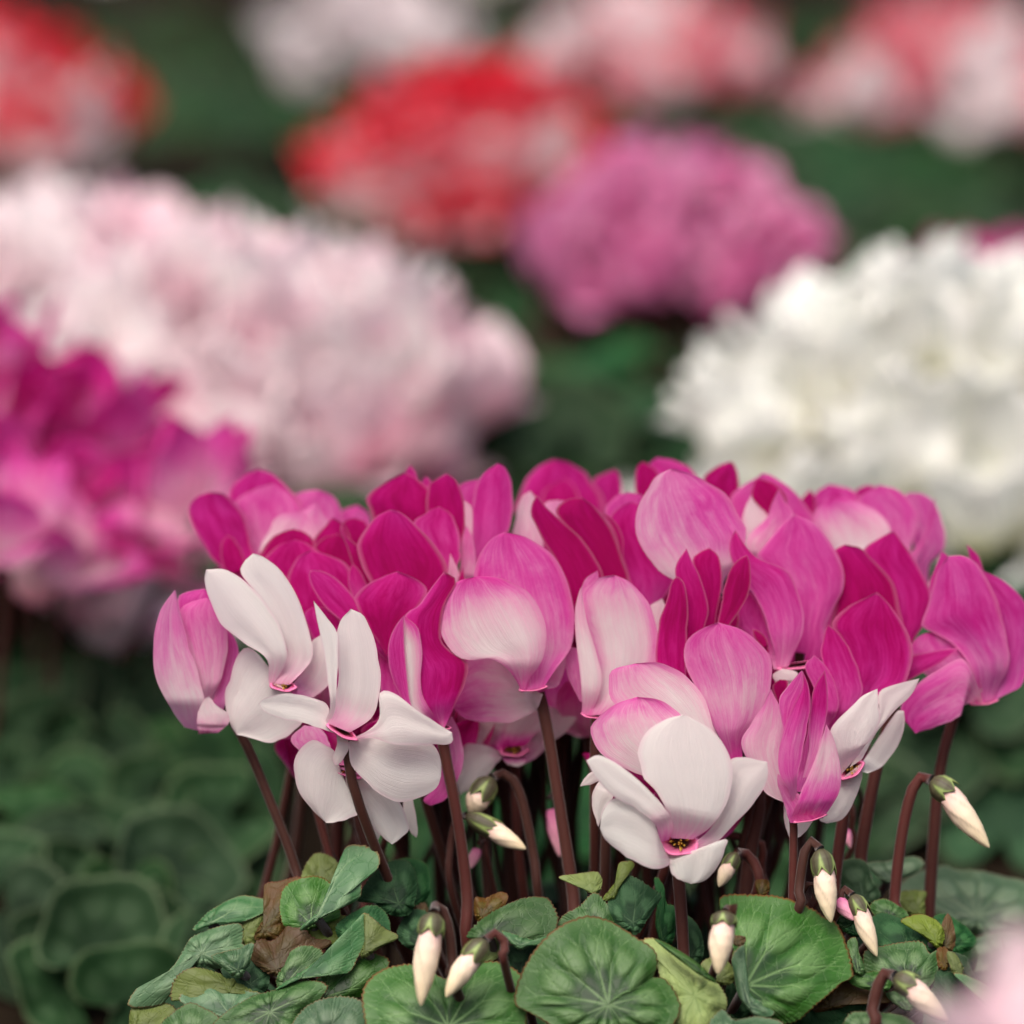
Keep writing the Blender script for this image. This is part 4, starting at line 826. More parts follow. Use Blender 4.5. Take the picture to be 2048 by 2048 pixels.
# ---------------------------------------------------------------- drooping buds
def Bud(crop, top, c0, tip, w, stempts, sw, d, mat=None, dt=-3, label=None, cal=True, sd=None):
    """top: where the calyx starts; c0: lower end of the calyx; tip: point of the bud; w: its width in crop px"""
    if d < 0: d *= LSC + .06
    if sd is not None and sd < 0: sd *= LSC + .06
    k = CROPS[crop][2] / 1932.0
    T = np.array(pix(crop, top)); E_ = np.array(pix(crop, tip)); C0 = np.array(pix(crop, c0)); w *= k
    a3 = unproj(*C0 * .55 + T * .45 if False else tuple(C0 * .75 + T * .25), d * .001); b3 = unproj(*E_, (d + dt) * .001)
    t3 = unproj(*T, (d + 1.5) * .001)
    ax = b3 - a3; Lg = np.linalg.norm(ax); ax /= Lg
    n1 = np.cross(ax, [0.1, -1, .2]); n1 /= np.linalg.norm(n1); n2 = np.cross(ax, n1)
    nu, nv = 34, 40; R = w * .5 * .00018
    v = np.linspace(0, 1, nu); a = np.arange(nv) * 2 * math.pi / nv
    prof = np.interp(v, [0, .08, .25, .45, .7, .88, .97, 1], [.70, .88, 1.0, .98, .72, .40, .17, .02]) * R
    V = []; rim = []
    for i in range(nu):
        tws = a + v[i] * 2.3
        ridge = ((tws * 5 / (2 * math.pi)) % 1.0)
        rad = prof[i] * (1 + .10 * (ridge - .5))
        bend = .06 * Lg * math.sin(v[i] * 2.2) * n1
        V.append(a3 + ax * Lg * v[i] + bend * .5 + rad[:, None] * (np.cos(a)[:, None] * n1 + np.sin(a)[:, None] * n2))
        rim.append((ridge > .90) * 1.0)
    VV = np.vstack(V); uv = np.stack([np.tile(np.arange(nv) / nv, nu), np.repeat(v, nv)], -1)
    o = obj('flower_bud', VV, grid_faces(nu, nv, True), mat or M_BUD, MAIN, attrs={'tone': np.repeat(v, nv), 'rim': np.hstack(rim)}, uv=uv)
    if label: o['label'] = label
    if cal:
        ax2 = unproj(*C0, d * .001) - t3; L2 = np.linalg.norm(ax2); ax2 /= L2
        m1 = np.cross(ax2, [.1, -1, .2]); m1 /= np.linalg.norm(m1); m2 = np.cross(ax2, m1)
        nu2, nv2 = 16, 60; V = []; tone = []; rm = []
        a = np.arange(nv2) * 2 * math.pi / nv2
        lob = np.abs(((a * 5 / (2 * math.pi)) % 1.0) - .5) * 2      # 1 at gaps, 0 at sepal middle
        for i in range(nu2):
            s = i / (nu2 - 1); ln = (0.74 + .42 * (1 - lob) ** .8)
            ss = s * ln
            rad = R * np.interp(ss, [0, .12, .35, .7, 1.0, 1.2], [.30, .62, .98, 1.08, 1.04, .98])
            V.append(t3 + ax2 * (ss * L2)[:, None] + rad[:, None] * (np.cos(a)[:, None] * m1 + np.sin(a)[:, None] * m2))
            tone.append(np.clip(.15 + s * .25 + lob ** 2 * 1.1 * s ** .6 + (s > .9) * .3, 0, 1)); rm.append(np.clip(1 - lob * 14, 0, 1) * .7)
        obj('calyx', np.vstack(V), grid_faces(nu2, nv2, True), M_CALYX, o, attrs={'tone': np.hstack(tone), 'rim': np.hstack(rm)}, thick=.0003)
    if stempts:
        Q = [unproj(*pix(crop, p), (sd if sd is not None else d + 4) * .001) for p in stempts]
        Q[0] = t3 + (t3 - a3) * .02
        e = Q[-1]; b = np.array(BASE) + np.array([(e[0] - BASE[0]) * .35, (e[1] - BASE[1]) * .4, 0])
        C = spline(Q + [e * .5 + b * .5, b], 40); V, f = tube_geo(C, sw * k * .5 * .00018, 10)
        obj('stem', V, f, M_STEM, o)

Bud('J', (590, 795), (565, 940), (512, 1447), 168, [(590, 790), (610, 737), (660, 800), (700, 950), (722, 1190), (730, 1300)], 75, -108, sd=-96)
Bud('J', (950, 985), (850, 1115), (681, 1390), 150, [(950, 985), (1010, 935), (1075, 965), (1088, 1060), (1085, 1150)], 62, -106, sd=-100)
Bud('K', (1052, 785), (1045, 880), (1015, 1227), 162, [(1052, 785), (1060, 745), (1080, 760), (1090, 850)], 60, -108)
Bud('M', (350, 385), (385, 570), (445, 950), 170, [(350, 380), (300, 320), (250, 350), (215, 480), (185, 700), (160, 900)], 78, -55)
Bud('M', (470, 720), (500, 790), (612, 932), 105, [(470, 720), (440, 700), (300, 720), (230, 700)], 40, -45, M_BUDP, cal=False, label='small pink drooping bud')
Bud('M', (600, 740), (670, 870), (800, 1212), 140, [(600, 735), (560, 695), (500, 715), (470, 900)], 62, -48)
Bud('M', (930, 1370), (1070, 1450), (1345, 1707), 175, [(930, 1368), (870, 1335), (815, 1400), (780, 1520), (750, 1660), (740, 1800)], 92, -104)
Bud('H', (1280, 920), (1410, 1010), (1698, 1388), 175, [(1280, 915), (1230, 885), (1160, 950), (1100, 1150), (1050, 1450), (1015, 1800), (1010, 2000)], 82, 2)
Bud('F', (520, 990), (420, 1140), (350, 1270), 190, [(520, 990), (600, 955), (690, 1020), (760, 1200), (840, 1600), (880, 1932)], 78, 18, dt=0)
Bud('F', (320, 1280), (540, 1390), (785, 1532), 150, [(320, 1280), (250, 1300), (200, 1500), (220, 1932)], 60, 12)
Bud('F', (420, 1490), (400, 1560), (358, 1690), 90, [(420, 1490), (460, 1480), (500, 1700)], 40, 30, M_BUDP, cal=False, label='pale pink bud tip in the shade')
Bud('F', (960, 1150), (985, 1260), (1050, 1600), 110, [(960, 1150), (990, 1100), (1060, 1400)], 40, 40, M_BUDP, cal=False, label='long pale pink bud in the shade')
Bud('M', (540, 180), (560, 250), (590, 375), 70, [(540, 180), (520, 160), (480, 400)], 30, 30, M_BUDP, cal=False, label='salmon bud tip between the stems')
Bud('G', (1040, 1470), (990, 1560), (930, 1690), 100, [(1040, 1470), (1110, 1480), (1160, 1560), (1165, 1740)], 70, 0)

# ---------------------------------------------------------------- traced foliage
exec_leaves = [
 # crop, material, vein centre, margin, depth mm, extra
 ('I', 'g', (1400, 790), [(1085, 730), (1130, 600), (1250, 545), (1380, 545), (1470, 620), (1500, 730), (1510, 820), (1400, 870), (1250, 920), (1120, 890)], -35, {}),
 ('I', 's', (1490, 700), [(1470, 660), (1510, 480), (1560, 330), (1700, 325), (1785, 385), (1775, 480), (1670, 560), (1640, 690), (1440, 790), (1260, 910), (1245, 885), (1390, 765)], -45, {'nmain': 5}),
 ('I', 'b', (1040, 780), [(980, 600), (1100, 570), (1220, 540), (1250, 600), (1200, 700), (1160, 850), (1100, 960), (930, 985), (920, 930), (1010, 770)], -30, {}),
 ('I', 'b', (1080, 1110), [(1150, 865), (1230, 880), (1330, 970), (1450, 990), (1390, 1050), (1280, 1080), (1160, 1150), (1060, 1240), (890, 1120), (930, 990), (1030, 990), (1110, 930)], -48, {}),
 ('I', 's', (800, 790), [(480, 910), (600, 780), (800, 680), (950, 690), (1010, 720), (990, 780), (840, 850), (700, 850), (560, 890)], -20, {'ky': .9}),
 ('I', 'o', (900, 880), [(820, 850), (900, 800), (1000, 760), (960, 880), (920, 1000), (820, 1000)], -18, {}),
 ('I', 's', (540, 1080), [(480, 960), (700, 880), (820, 880), (830, 1010), (880, 1040), (720, 1180), (520, 1170), (380, 1210), (330, 1280), (260, 1430), (30, 1450), (80, 1330), (200, 1290), (330, 1180), (400, 1080)], -30, {'sil': .35}),
 ('I', 'o', (180, 1560), [(30, 1600), (60, 1440), (200, 1420), (340, 1450), (380, 1600), (250, 1720), (60, 1720)], -45, {}),
 ('I', 's', (790, 1110), [(612, 1100), (720, 1060), (790, 1050), (900, 1005), (885, 1110), (850, 1190), (795, 1248), (680, 1170)], -56, {'nmain': 5, 'ky': .2}),
 ('I', 's', (1520, 1120), [(1055, 1335), (1240, 1210), (1450, 1050), (1580, 920), (1690, 793), (1700, 970), (1640, 1100), (1570, 1212), (1440, 1195), (1200, 1240)], -66, {'nmain': 7}),
 ('I', 'o', (1740, 970), [(1690, 800), (1820, 900), (1920, 960), (1800, 1030), (1660, 1110), (1690, 970)], -58, {}),
 ('I', 'g', (1200, 1240), [(1070, 1240), (1170, 1060), (1290, 1020), (1390, 1080), (1290, 1210), (1100, 1310)], -54, {'nmain': 5}),
 ('I', 'g', (1580, 1330), [(1350, 1260), (1580, 1190), (1700, 1080), (1840, 1110), (1850, 1180), (1750, 1290), (1640, 1390), (1500, 1410), (1300, 1420)], -60, {}),
 ('I', 'g', (1020, 1490), [(620, 1620), (700, 1500), (900, 1380), (1060, 1335), (1250, 1270), (1420, 1300), (1360, 1410), (1250, 1500), (1180, 1650), (900, 1720)], -78, {'ky': .7}),
 ('I', 's', (1440, 1640), [(1170, 1590), (1280, 1450), (1450, 1385), (1640, 1400), (1710, 1520), (1680, 1680), (1400, 1740), (1200, 1700)], -92, {'sil': -.1}),
 ('I', 'g', (450, 1640), [(240, 1600), (430, 1435), (550, 1460), (670, 1540), (660, 1670), (400, 1740)], -80, {}),
 ('I', 's', (690, 1450), [(380, 1400), (500, 1310), (700, 1300), (850, 1340), (960, 1380), (760, 1540), (560, 1500)], -60, {'ky': .8}),
 ('I', 'o', (420, 1330), [(330, 1410), (350, 1260), (480, 1180), (700, 1230), (850, 1280), (930, 1370), (700, 1310), (500, 1300)], -50, {}),
 ('I', 'd', (1800, 620), [(1630, 700), (1770, 490), (1960, 420), (2050, 560), (2000, 800), (1820, 790), (1740, 700)], -20, {}),
 ('I', 'o', (1330, 480), [(1240, 560), (1330, 380), (1480, 420), (1560, 560), (1400, 620)], 0, {}),
 ('I', 'o', (1330, 960), [(1180, 900), (1400, 820), (1560, 820), (1560, 960), (1460, 1020), (1300, 1000)], -30, {}),
 ('I', 'd', (850, 1180), [(680, 1180), (900, 1120), (1010, 1190), (1000, 1320), (900, 1370), (750, 1290)], -46, {}),
 ('I', 'd', (1650, 860), [(1480, 900), (1620, 780), (1760, 740), (1860, 850), (1830, 1000), (1600, 1050)], -40, {}),
 ('J', 'g', (690, 1600), [(85, 1420), (130, 1270), (250, 1185), (440, 1155), (560, 1200), (690, 1260), (780, 1180), (1000, 1135), (1150, 1185), (1240, 1290), (1245, 1450), (1200, 1640), (900, 1760), (500, 1780), (180, 1720)], -110, {'ky': .8, 'nmain': 11}),
 ('J', 'g', (1240, 975), [(822, 965), (870, 890), (1000, 790), (1200, 695), (1370, 685), (1440, 760), (1462, 850), (1430, 930), (1290, 990), (1190, 975), (1080, 930), (950, 960)], -72, {'ky': .8}),
 ('J', 's', (1200, 985), [(1070, 925), (1150, 945), (1290, 985), (1400, 955), (1360, 1010), (1270, 1020), (1190, 1045), (1120, 990)], -80, {'nmain': 5, 'petiole': False}),
 ('J', 'g', (1660, 890), [(1450, 900), (1500, 810), (1620, 740), (1720, 652), (1820, 750), (1862, 870), (1760, 960), (1560, 960)], -62, {}),
 ('J', 'd', (1200, 1160), [(1080, 1040), (1250, 1020), (1340, 1010), (1320, 1200), (1200, 1280), (1100, 1180)], -60, {}),
 ('J', 'y', (980, 1060), [(940, 1140), (970, 1000), (1030, 970), (1050, 1060), (1020, 1120)], -60, {'petiole': False, 'nmain': 5}),
 ('J', 'b', (1000, 760), [(880, 690), (950, 692), (1050, 650), (1110, 672), (1080, 750), (1000, 820), (890, 840)], -30, {}),
 ('J', 'y', (1660, 610), [(1468, 540), (1600, 520), (1730, 505), (1770, 570), (1755, 640), (1720, 670), (1620, 610), (1520, 570)], -42, {'nmain': 5}),
 ('J', 'd', (450, 620), [(250, 560), (330, 420), (520, 440), (560, 640), (440, 780), (300, 740)], 10, {}),
 ('J', 'd', (500, 900), [(330, 960), (420, 780), (560, 800), (600, 950), (480, 1060)], -20, {}),
 ('J', 'b', (480, 790), [(340, 800), (420, 760), (530, 730), (540, 850), (430, 830)], -10, {'petiole': False}),
 ('K', 'g', (235, 1440), [(-421, 1430), (-400, 1280), (-320, 1110), (-180, 940), (-20, 845), (120, 815), (280, 870), (420, 960), (545, 1040), (577, 1130), (545, 1240), (450, 1315), (330, 1345), (262, 1412), (330, 1350), (450, 1275), (600, 1250), (690, 1330), (742, 1450), (700, 1560), (560, 1640), (300, 1690), (-50, 1680), (-180, 1574), (-300, 1505)], -112, {'ky': .6, 'nmain': 11, 'ruf': 1.5}),
 ('K', 'd', (370, 730), [(310, 520), (430, 550), (540, 620), (602, 680), (550, 770), (500, 850), (430, 945), (330, 900), (260, 840), (230, 720), (280, 640)], -60, {'sil': .15}),
 ('K', 'o', (290, 600), [(200, 690), (290, 570), (310, 450), (400, 430), (410, 470), (330, 520), (300, 640), (260, 700)], -52, {'petiole': False, 'nmain': 5}),
 ('K', 'y', (840, 1380), [(465, 990), (560, 978), (700, 1100), (880, 1225), (1000, 1290), (1065, 1400), (1060, 1470), (1010, 1520), (960, 1640), (700, 1700), (640, 1500), (600, 1250), (540, 1100)], -98, {'nmain': 7}),
 ('K', 'g', (740, 1110), [(560, 980), (640, 1010), (760, 1080), (860, 1150), (990, 1280), (870, 1220), (720, 1110)], -104, {'petiole': False, 'nmain': 5}),
 ('K', 'g', (1200, 1305), [(1015, 700), (1100, 662), (1250, 668), (1450, 682), (1640, 750), (1750, 820), (1840, 870), (1920, 1050), (1955, 1200), (1945, 1250), (1870, 1290), (1780, 1370), (1680, 1450), (1560, 1552), (1420, 1570), (1280, 1522), (1200, 1440), (1145, 1350), (1118, 1200), (1105, 1090), (1130, 1000), (1060, 860)], -92, {'ky': .65, 'kx': .15, 'nmain': 10}),
 ('K', 's', (1150, 1320), [(1105, 1100), (1180, 1015), (1170, 1150), (1185, 1300), (1280, 1400), (1400, 1500), (1280, 1525), (1200, 1445), (1145, 1355), (1118, 1210)], -99, {'petiole': False, 'nmain': 5}),
 ('K', 's', (1170, 1640), [(920, 1620), (1030, 1475), (1120, 1545), (1290, 1525), (1470, 1580), (1420, 1740), (1000, 1760)], -118, {}),
 ('K', 'd', (600, 900), [(560, 545), (620, 600), (640, 720), (700, 760), (690, 980), (620, 1030), (570, 880), (580, 700)], -30, {}),
 ('K', 'd', (830, 1000), [(780, 820), (860, 880), (900, 1000), (890, 1120), (800, 1150), (740, 1000)], -35, {}),
 ('K', 'o', (970, 1180), [(885, 1160), (960, 1110), (1090, 1150), (1120, 1260), (1060, 1300), (950, 1260)], -70, {}),
 ('K', 'd', (1100, 1450), [(1080, 1260), (1150, 1360), (1240, 1480), (1160, 1560), (1060, 1480)], -60, {}),
 ('K', 'b', (1140, 980), [(1110, 960), (1190, 965), (1185, 1010), (1130, 1020)], -92, {'petiole': False, 'nmain': 5}),
 ('K', 'b', (1310, 610), [(1270, 575), (1350, 565), (1360, 640), (1300, 680)], -30, {'petiole': False, 'nmain': 5}),
 ('M', 'k', (620, 640), [(490, 500), (620, 455), (715, 500), (750, 620), (815, 740), (720, 820), (560, 760), (480, 640)], 20, {'sil': .1}),
 ('M', 's', (1560, 900), [(960, 660), (1100, 560), (1300, 508), (1400, 540), (1600, 550), (1800, 600), (1960, 640), (2050, 800), (2000, 1000), (1700, 1060), (1400, 1000), (1200, 920), (1000, 760)], 95, {'sil': .25, 'ky': .9}),
 ('M', 's', (950, 560), [(710, 495), (900, 470), (1080, 440), (1160, 490), (1100, 560), (980, 610), (860, 640), (770, 570)], 60, {'sil': .2}),
 ('M', 'o', (1000, 760), [(960, 720), (1160, 710), (1160, 780), (1150, 900), (1000, 860)], 30, {}),
 ('M', 'g', (880, 860), [(740, 810), (850, 770), (1000, 850), (1030, 915), (900, 950), (780, 900)], -20, {'nmain': 5}),
 ('M', 'd', (960, 1080), [(730, 960), (800, 880), (900, 890), (1100, 980), (1250, 1090), (1260, 1180), (1100, 1220), (880, 1200), (760, 1120)], -40, {'ky': .8}),
 ('M', 'o', (1190, 1010), [(975, 935), (1100, 888), (1190, 905), (1280, 960), (1312, 1060), (1270, 1150), (1160, 1060), (1050, 980)], -45, {}),
 ('M', 'g', (930, 1345), [(690, 1310), (700, 1170), (850, 1130), (1050, 1100), (1150, 1110), (1195, 1190), (1262, 1175), (1262, 1330), (1200, 1445), (1100, 1460), (1000, 1420), (880, 1440), (760, 1400)], -62, {'ky': .7, 'nmain': 8}),
 ('M', 'g', (650, 1270), [(560, 1110), (625, 1068), (650, 1180), (700, 1330), (640, 1350), (590, 1260)], -66, {'nmain': 5}),
 ('M', 'g', (760, 1400), [(560, 1380), (700, 1340), (860, 1340), (900, 1400), (860, 1480), (640, 1450)], -68, {'nmain': 5, 'petiole': False}),
 ('M', 'b', (640, 1520), [(300, 1640), (400, 1500), (560, 1405), (770, 1440), (900, 1520), (880, 1570), (740, 1540), (500, 1610)], -60, {'ky': .3}),
 ('M', 'g', (960, 1560), [(860, 1500), (960, 1490), (1060, 1580), (1040, 1640), (930, 1580)], -64, {'nmain': 5}),
 ('M', 'd', (1350, 1620), [(1230, 1440), (1260, 1320), (1390, 1345), (1480, 1440), (1620, 1590), (1760, 1738), (1600, 1850), (1200, 1850), (1150, 1600)], -85, {'sil': .1}),
 ('M', 's', (1600, 1530), [(1385, 1348), (1500, 1370), (1700, 1480), (1850, 1600), (1932, 1720), (1880, 1800), (1770, 1745), (1630, 1590), (1490, 1440)], -95, {'nmain': 5}),
 ('M', 'k', (1440, 1300), [(1330, 1180), (1480, 1220), (1530, 1320), (1580, 1430), (1480, 1420), (1390, 1330)], -70, {'sil': .3}),
 ('M', 'o', (1400, 1250), [(1335, 1180), (1400, 1200), (1455, 1300), (1450, 1380), (1370, 1320)], -78, {'petiole': False, 'nmain': 5}),
 ('M', 'g', (820, 1760), [(530, 1770), (580, 1660), (700, 1645), (850, 1650), (1000, 1680), (1100, 1760), (1000, 1850), (620, 1850)], -112, {}),
 ('M', 'b', (1340, 1100), [(1290, 1000), (1340, 885), (1390, 1000), (1385, 1150), (1310, 1160)], -40, {'petiole': False, 'nmain': 5}),
 ('M', 'b', (1300, 1230), [(1260, 1160), (1320, 1150), (1350, 1200), (1330, 1310), (1270, 1290)], -70, {'petiole': False, 'nmain': 5}),
 ('M', 'd', (1330, 960), [(1230, 920), (1330, 890), (1500, 1000), (1560, 1120), (1400, 1200), (1300, 1100)], 0, {}),
 ('M', 'd', (560, 960), [(480, 820), (640, 860), (720, 1000), (640, 1060), (520, 1000)], -30, {}),
 ('M', 'k', (520, 960), [(470, 930), (560, 900), (620, 940), (560, 985), (500, 980)], -44, {'petiole': False, 'nmain': 5}),
 ('M', 's', (1800, 1250), [(1400, 1150), (1600, 1060), (1800, 1040), (2050, 1100), (2080, 1400), (1900, 1560), (1600, 1480), (1450, 1330)], 60, {'ky': .9}),
 ('M', 'd', (1700, 1500), [(1450, 1380), (1700, 1330), (2000, 1380), (2060, 1700), (1850, 1850), (1500, 1750)], 10, {'ky': .8}),
 ('M', 'k', (1250, 1250), [(1150, 1120), (1350, 1060), (1560, 1150), (1540, 1330), (1350, 1420), (1180, 1360)], 20, {}),
 ('M', 'd', (200, 1450), [(60, 1700), (300, 1640), (700, 1580), (760, 1700), (500, 1780), (100, 1800)], -50, {}),
]
for c, m, ctr, bd, d, kw in exec_leaves: Lf(c, m, ctr, bd, d, **kw)

# lower storey of foliage under the traced leaves
def under_leaves():
    r = random.Random(3)
    for i in range(30):
        a = r.uniform(0, 2 * math.pi); q = r.uniform(.3, 1)
        p = Vector((BASE.x + math.cos(a) * .17 * q, BASE.y + .02 + math.sin(a) * .10 * q, r.uniform(.03, .075)))
        n = (math.cos(a) * .5, math.sin(a) * .5 - .35, 1)
        put_leaf(MAIN, BASE, p, n, r.uniform(0, 6.28), r.uniform(.022, .03), r.choice('dddk'))
under_leaves()

# ---------------------------------------------------------------- the cyclamens around it
def cyclamen(label, cx, ytop, s, rad, kinds, nf, nl, seed, leafk='kkd', lrad=.036, h_drop=.05, stems=True, lh=(.05, .125), extra=(), low=(), lowk=None, ry=None, fs=1.0, leaf_spread=1.35):
    global random
    r = random.Random(seed)
    D = D0 * s - D0
    t = unproj(cx, ytop, D); ry = ry or rad * .8
    base = Vector((t[0], t[1] + ry * .6, 0)); ztop = t[2] - .050 * fs
    o = plant('cyclamen_plant', label, base)
    pts = []
    for i in range(nf):
        best = None
        for _ in range(12):
            a = r.uniform(0, 6.283); q = math.sqrt(r.random())
            x, y = math.cos(a) * rad * q, math.sin(a) * ry * q
            m = min([((x - u) ** 2 + (y - w) ** 2) for u, w, _ in pts] or [1])
            if best is None or m > best[0]: best = (m, x, y, q)
        _, x, y, q = best; pts.append((x, y, q))
        z = ztop - h_drop * q ** 2 - r.uniform(0, .022) - (.02 if y < -ry * .5 else 0)
        p = Vector((base.x + x, base.y + y, z))
        k = r.choice(kinds) if not lowk or y > -ry * .30 else r.choice(lowk)
        f = put('flower', r.choice(FM[k]), o, p, (r.uniform(-.35, .35), r.uniform(-.35, .35), r.uniform(0, 6.3)), fs * r.uniform(.85, 1.1))
        if stems: stem_between('stem', p + Vector((0, 0, .004)), Vector((base.x + x * .72, base.y + y * .72, 0)), .0021, f)
    for i in range(nl):
        a = i * 2.39996; q = math.sqrt((i + .5) / nl)
        x, y = math.cos(a) * rad * leaf_spread * q, math.sin(a) * ry * leaf_spread * q
        z = lh[1] - (lh[1] - lh[0]) * q ** 2 + r.uniform(-.012, .012)
        n = (math.cos(a) * .55 * q + r.uniform(-.25, .25), math.sin(a) * .55 * q - .25 + r.uniform(-.25, .25), 1)
        put_leaf(o, base, Vector((base.x + x, base.y + y, z)), n, a + math.pi + r.uniform(-.6, .6), lrad * r.uniform(.7, 1.15), r.choice(leafk))
    for (x, y, s2, k, sz, ry_) in low:          # lower flowers one can tell apart
        p = Vector(unproj(x, y, D0 * s2 - D0)); f = put('flower', r.choice(FM[k]), o, p, (r.uniform(-.2, .2), ry_, r.uniform(0, 6.3)), sz)
        stem_between('stem', p + Vector((0, 0, .004)), Vector((base.x * .3 + p.x * .7, p.y + .03, 0)), .0021, f)
    for (x, y, s2, rr, n, k, sp) in extra:     # foliage one can tell apart in the photo
        put_leaf(o, base, Vector(unproj(x, y, D0 * s2 - D0)), n, sp, rr, k)
    return o
LEFTX = []
_r = random.Random(5)
for (x, y, s_, q) in [(60, 1640, 1.27, 1.1), (190, 1700, 1.26, 1.0), (340, 1750, 1.24, 1.25), (445, 1640, 1.28, 1.1), (40, 1850, 1.2, 1.2), (200, 1900, 1.18, 1.2), (400, 1500, 1.32, 1.0), (230, 1500, 1.31, .8),
                      (90, 1490, 1.33, 1.1), (60, 1380, 1.36, 1.1), (500, 1560, 1.33, .9), (310, 1590, 1.29, .9), (330, 1900, 1.19, .9), (120, 1770, 1.23, .8), (180, 1390, 1.36, 1.1), (300, 1420, 1.36, .9),
                      (470, 1420, 1.38, 1.1), (10, 1550, 1.3, .8), (120, 1980, 1.17, 1.0), (250, 1800, 1.22, .9), (420, 1790, 1.25, .8), (480, 1730, 1.28, .9), (10, 1760, 1.23, .9), (150, 1580, 1.3, .8), (260, 2000, 1.15, 1.1),
                      (30, 1290, 1.4, 1.0), (130, 1690, 1.25, .8), (270, 1690, 1.26, .9), (90, 1920, 1.19, .9), (390, 1600, 1.3, .8), (300, 1500, 1.33, .8), (360, 1830, 1.22, .8), (60, 1460, 1.34, .8), (170, 1840, 1.21, .8), (420, 1900, 1.18, .8), (250, 1370, 1.37, .9), (100, 1350, 1.39, .9), (350, 1360, 1.4, .9), (150, 1290, 1.42, .9), (420, 1340, 1.43, .9)]:
    LEFTX.append((x, y, s_, .0235 * q, (_r.uniform(-.7, .7), _r.uniform(-1.2, -.5), _r.uniform(.4, 1.0)), 'k', _r.uniform(0, 6.3)))
cyclamen('magenta cyclamen with pale skirts at the left edge, tall loose flowers over heart shaped leaves', -350, 560, 1.36, .145, ['mag', 'soft', 'mag'], 66, 46, 11, 'kkd', .034, extra=LEFTX, low=[(235, 1300, 1.40, 'palewhite', .95, .1), (70, 1190, 1.36, 'blush', 1.0, .1), (170, 1230, 1.4, 'pale', .9, .1), (300, 1240, 1.42, 'blush', .9, .1), (350, 1130, 1.36, 'soft', 1.1, .3), (120, 1150, 1.33, 'soft', 1.1, -.2), (390, 1040, 1.35, 'soft', 1.1, .3), (20, 1100, 1.3, 'soft', 1.1, 0)], h_drop=.05, fs=1.3)
cyclamen('pale pink and white cyclamen, wide soft mound between the magenta plant and the red one', 480, 410, 1.70, .133, ['pale', 'pale', 'blush', 'palewhite'], 110, 46, 12, 'kkd', .036, h_drop=.075, fs=1.3)
cyclamen('blush white cyclamen cut by the left edge above the magenta one', 40, 350, 1.82, .14, ['pale', 'palewhite', 'palewhite', 'blush'], 60, 40, 13, 'kkd', .036, fs=1.3)
cyclamen('pure white cyclamen with a pale yellow centre at the right', 1965, 470, 1.56, .15, ['white'], 80, 50, 14, 'kkd', .036, h_drop=.085, fs=1.3)
cyclamen('lilac pink mottled cyclamen, low mound right of the red one', 1355, 255, 2.08, .105, ['lilac', 'lilac', 'lilac', 'lilacdark'], 75, 40, 15, 'kkd', .036, h_drop=.06, fs=.85)
cyclamen('scarlet and white cyclamen in the middle of the back', 925, 85, 2.65, .122, ['red', 'red', 'red', 'redwhite', 'coral'], 75, 46, 16, 'kkd', .036, lowk=['red', 'redwhite', 'redwhite', 'palewhite'], h_drop=.085, fs=1.4)
cyclamen('red and white cyclamen cut by the left edge near the top', -40, 10, 3.1, .14, ['red'], 66, 42, 17, 'kkd', .038, lowk=['palewhite', 'redwhite', 'palewhite', 'red'], h_drop=.08, fs=1.5)
cyclamen('coral and white cyclamen at the top, right of centre', 1310, -70, 3.8, .17, ['coral', 'coral', 'redwhite', 'palewhite'], 46, 42, 18, 'kkd', .038, lowk=['palewhite', 'coral'], fs=1.25, h_drop=.10)
cyclamen('red and white cyclamen in the top right corner', 1930, -30, 3.5, .165, ['coral', 'redwhite', 'redwhite', 'palewhite'], 46, 42, 19, 'kkd', .038, lowk=['palewhite', 'palewhite', 'coral'], fs=1.25, h_drop=.09)
cyclamen('greyish white cyclamen at the top, left of centre', 720, -110, 4.0, .15, ['palewhite'], 16, 40, 20, 'kkd', .038, fs=1.3, h_drop=.10)
cyclamen('deep pink cyclamen just showing behind the white one at the right', 2000, 425, 1.95, .10, ['dark', 'lilacdark'], 26, 34, 21, 'kkd', .036)
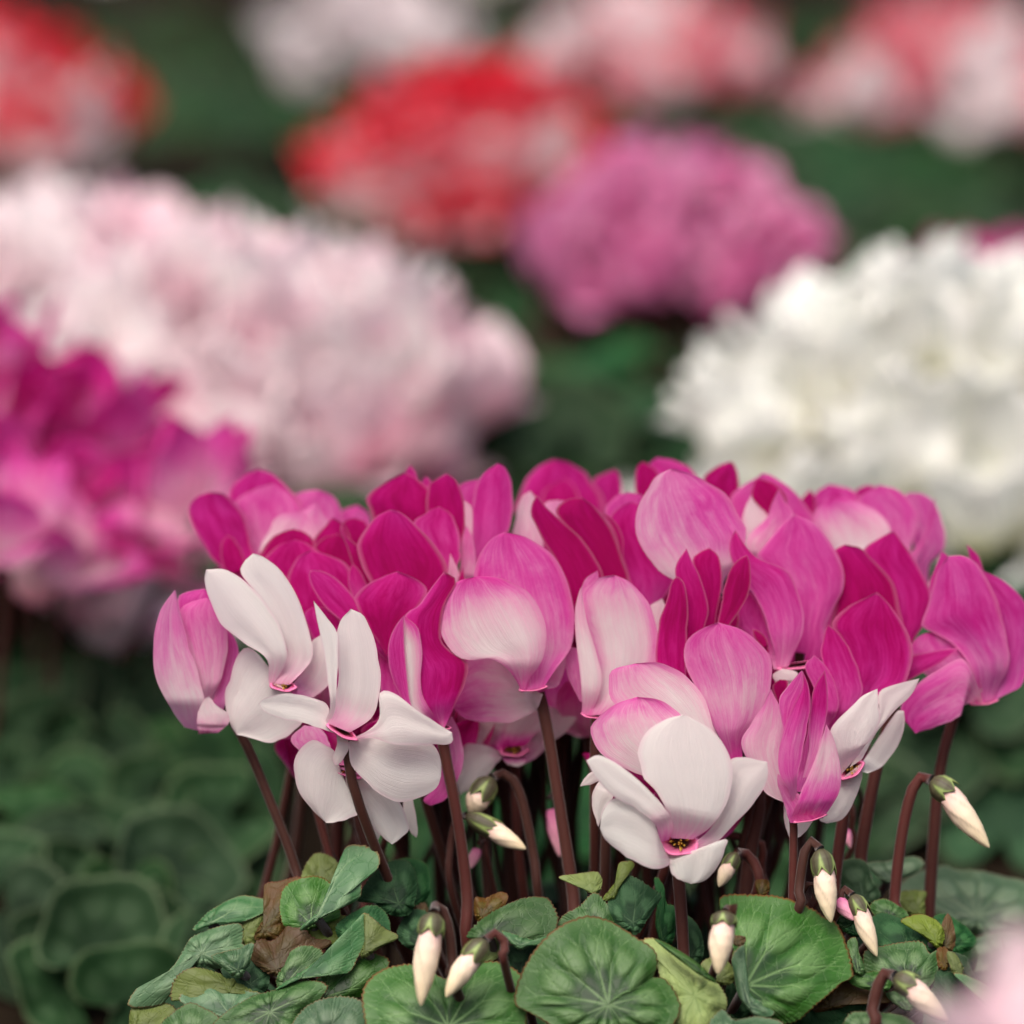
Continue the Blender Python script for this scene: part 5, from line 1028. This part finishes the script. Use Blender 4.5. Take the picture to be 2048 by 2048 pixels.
# non-flowering plants that fill the rows between
for i, (lab, x, y, s, r_) in enumerate([('leafy cyclamen without flowers between the left red plant and the scarlet one', 440, 330, 2.6, .19), ('leafy cyclamen without flowers right of the lilac plant', 1860, 360, 2.5, .2),
                                        ('leafy cyclamen without flowers in the gap left of the white plant', 1180, 830, 1.85, .16), ('leafy cyclamen without flowers below the right edge of the cluster', 1950, 1330, 1.45, .15),
                                        ('leafy cyclamen without flowers behind the upright stems of the sharp plant', 1250, 1500, 1.38, .13), ('leafy cyclamen without flowers under the pale pink mound', 620, 1150, 1.62, .14),
                                        ('leafy cyclamen without flowers at the top left behind the red plants', 330, 60, 3.7, .24), ('leafy cyclamen without flowers between the coral plants at the top', 1640, 160, 3.1, .22),
                                        ('leafy cyclamen without flowers behind the scarlet plant', 1000, 60, 3.4, .22)]):
    D = D0 * s - D0; t = unproj(x, y, D)
    o = plant('cyclamen_plant', lab, Vector((t[0], t[1], 0)))
    rr = random.Random(50 + i); hz = min(.15, max(.07, t[2] + .02))
    for j in range(44):
        a = j * 2.39996; q = math.sqrt((j + .5) / 44)
        p = Vector((t[0] + math.cos(a) * r_ * q, t[1] + math.sin(a) * r_ * .9 * q, hz - .07 * q * q + rr.uniform(-.012, .012)))
        put_leaf(o, t, p, (math.cos(a) * .5 * q + rr.uniform(-.25, .25), math.sin(a) * .5 * q - .3 + rr.uniform(-.25, .25), 1), a + math.pi + rr.uniform(-.6, .6), rr.uniform(.028, .042), rr.choice('kkkd'))
# the plant in front whose flower reaches into the lower right corner
cyclamen('out of focus pale pink cyclamen in the lower right corner, nearest of all', 2325, 1850, .60, .022, ['blush'], 4, 10, 31, 'kd', .024, ry=.02, h_drop=.005, fs=.95)

# far rows so that the bed carries on to the distance
def far_rows():
    r = random.Random(77)
    combos = [['coral', 'redwhite'], ['palewhite', 'pale'], ['lilac', 'lilacdark'], ['white'], ['red', 'coral'], ['mag', 'dark']]
    names = ['coral', 'pale pink', 'lilac', 'white', 'red', 'magenta']
    for i, (x, y) in enumerate([(300, -230), (1000, -220), (1600, -240)]):
        k = [1, 3, 1][i]
        cyclamen(names[k] + ' cyclamen in the farthest row, %s' % ['left of the grey white one', 'behind the coral one', 'behind the top right corner plant'][i], x, y, 5.2, .2, combos[k], 22, 34, 90 + i, 'kkd', .04, fs=1.3)
far_rows()
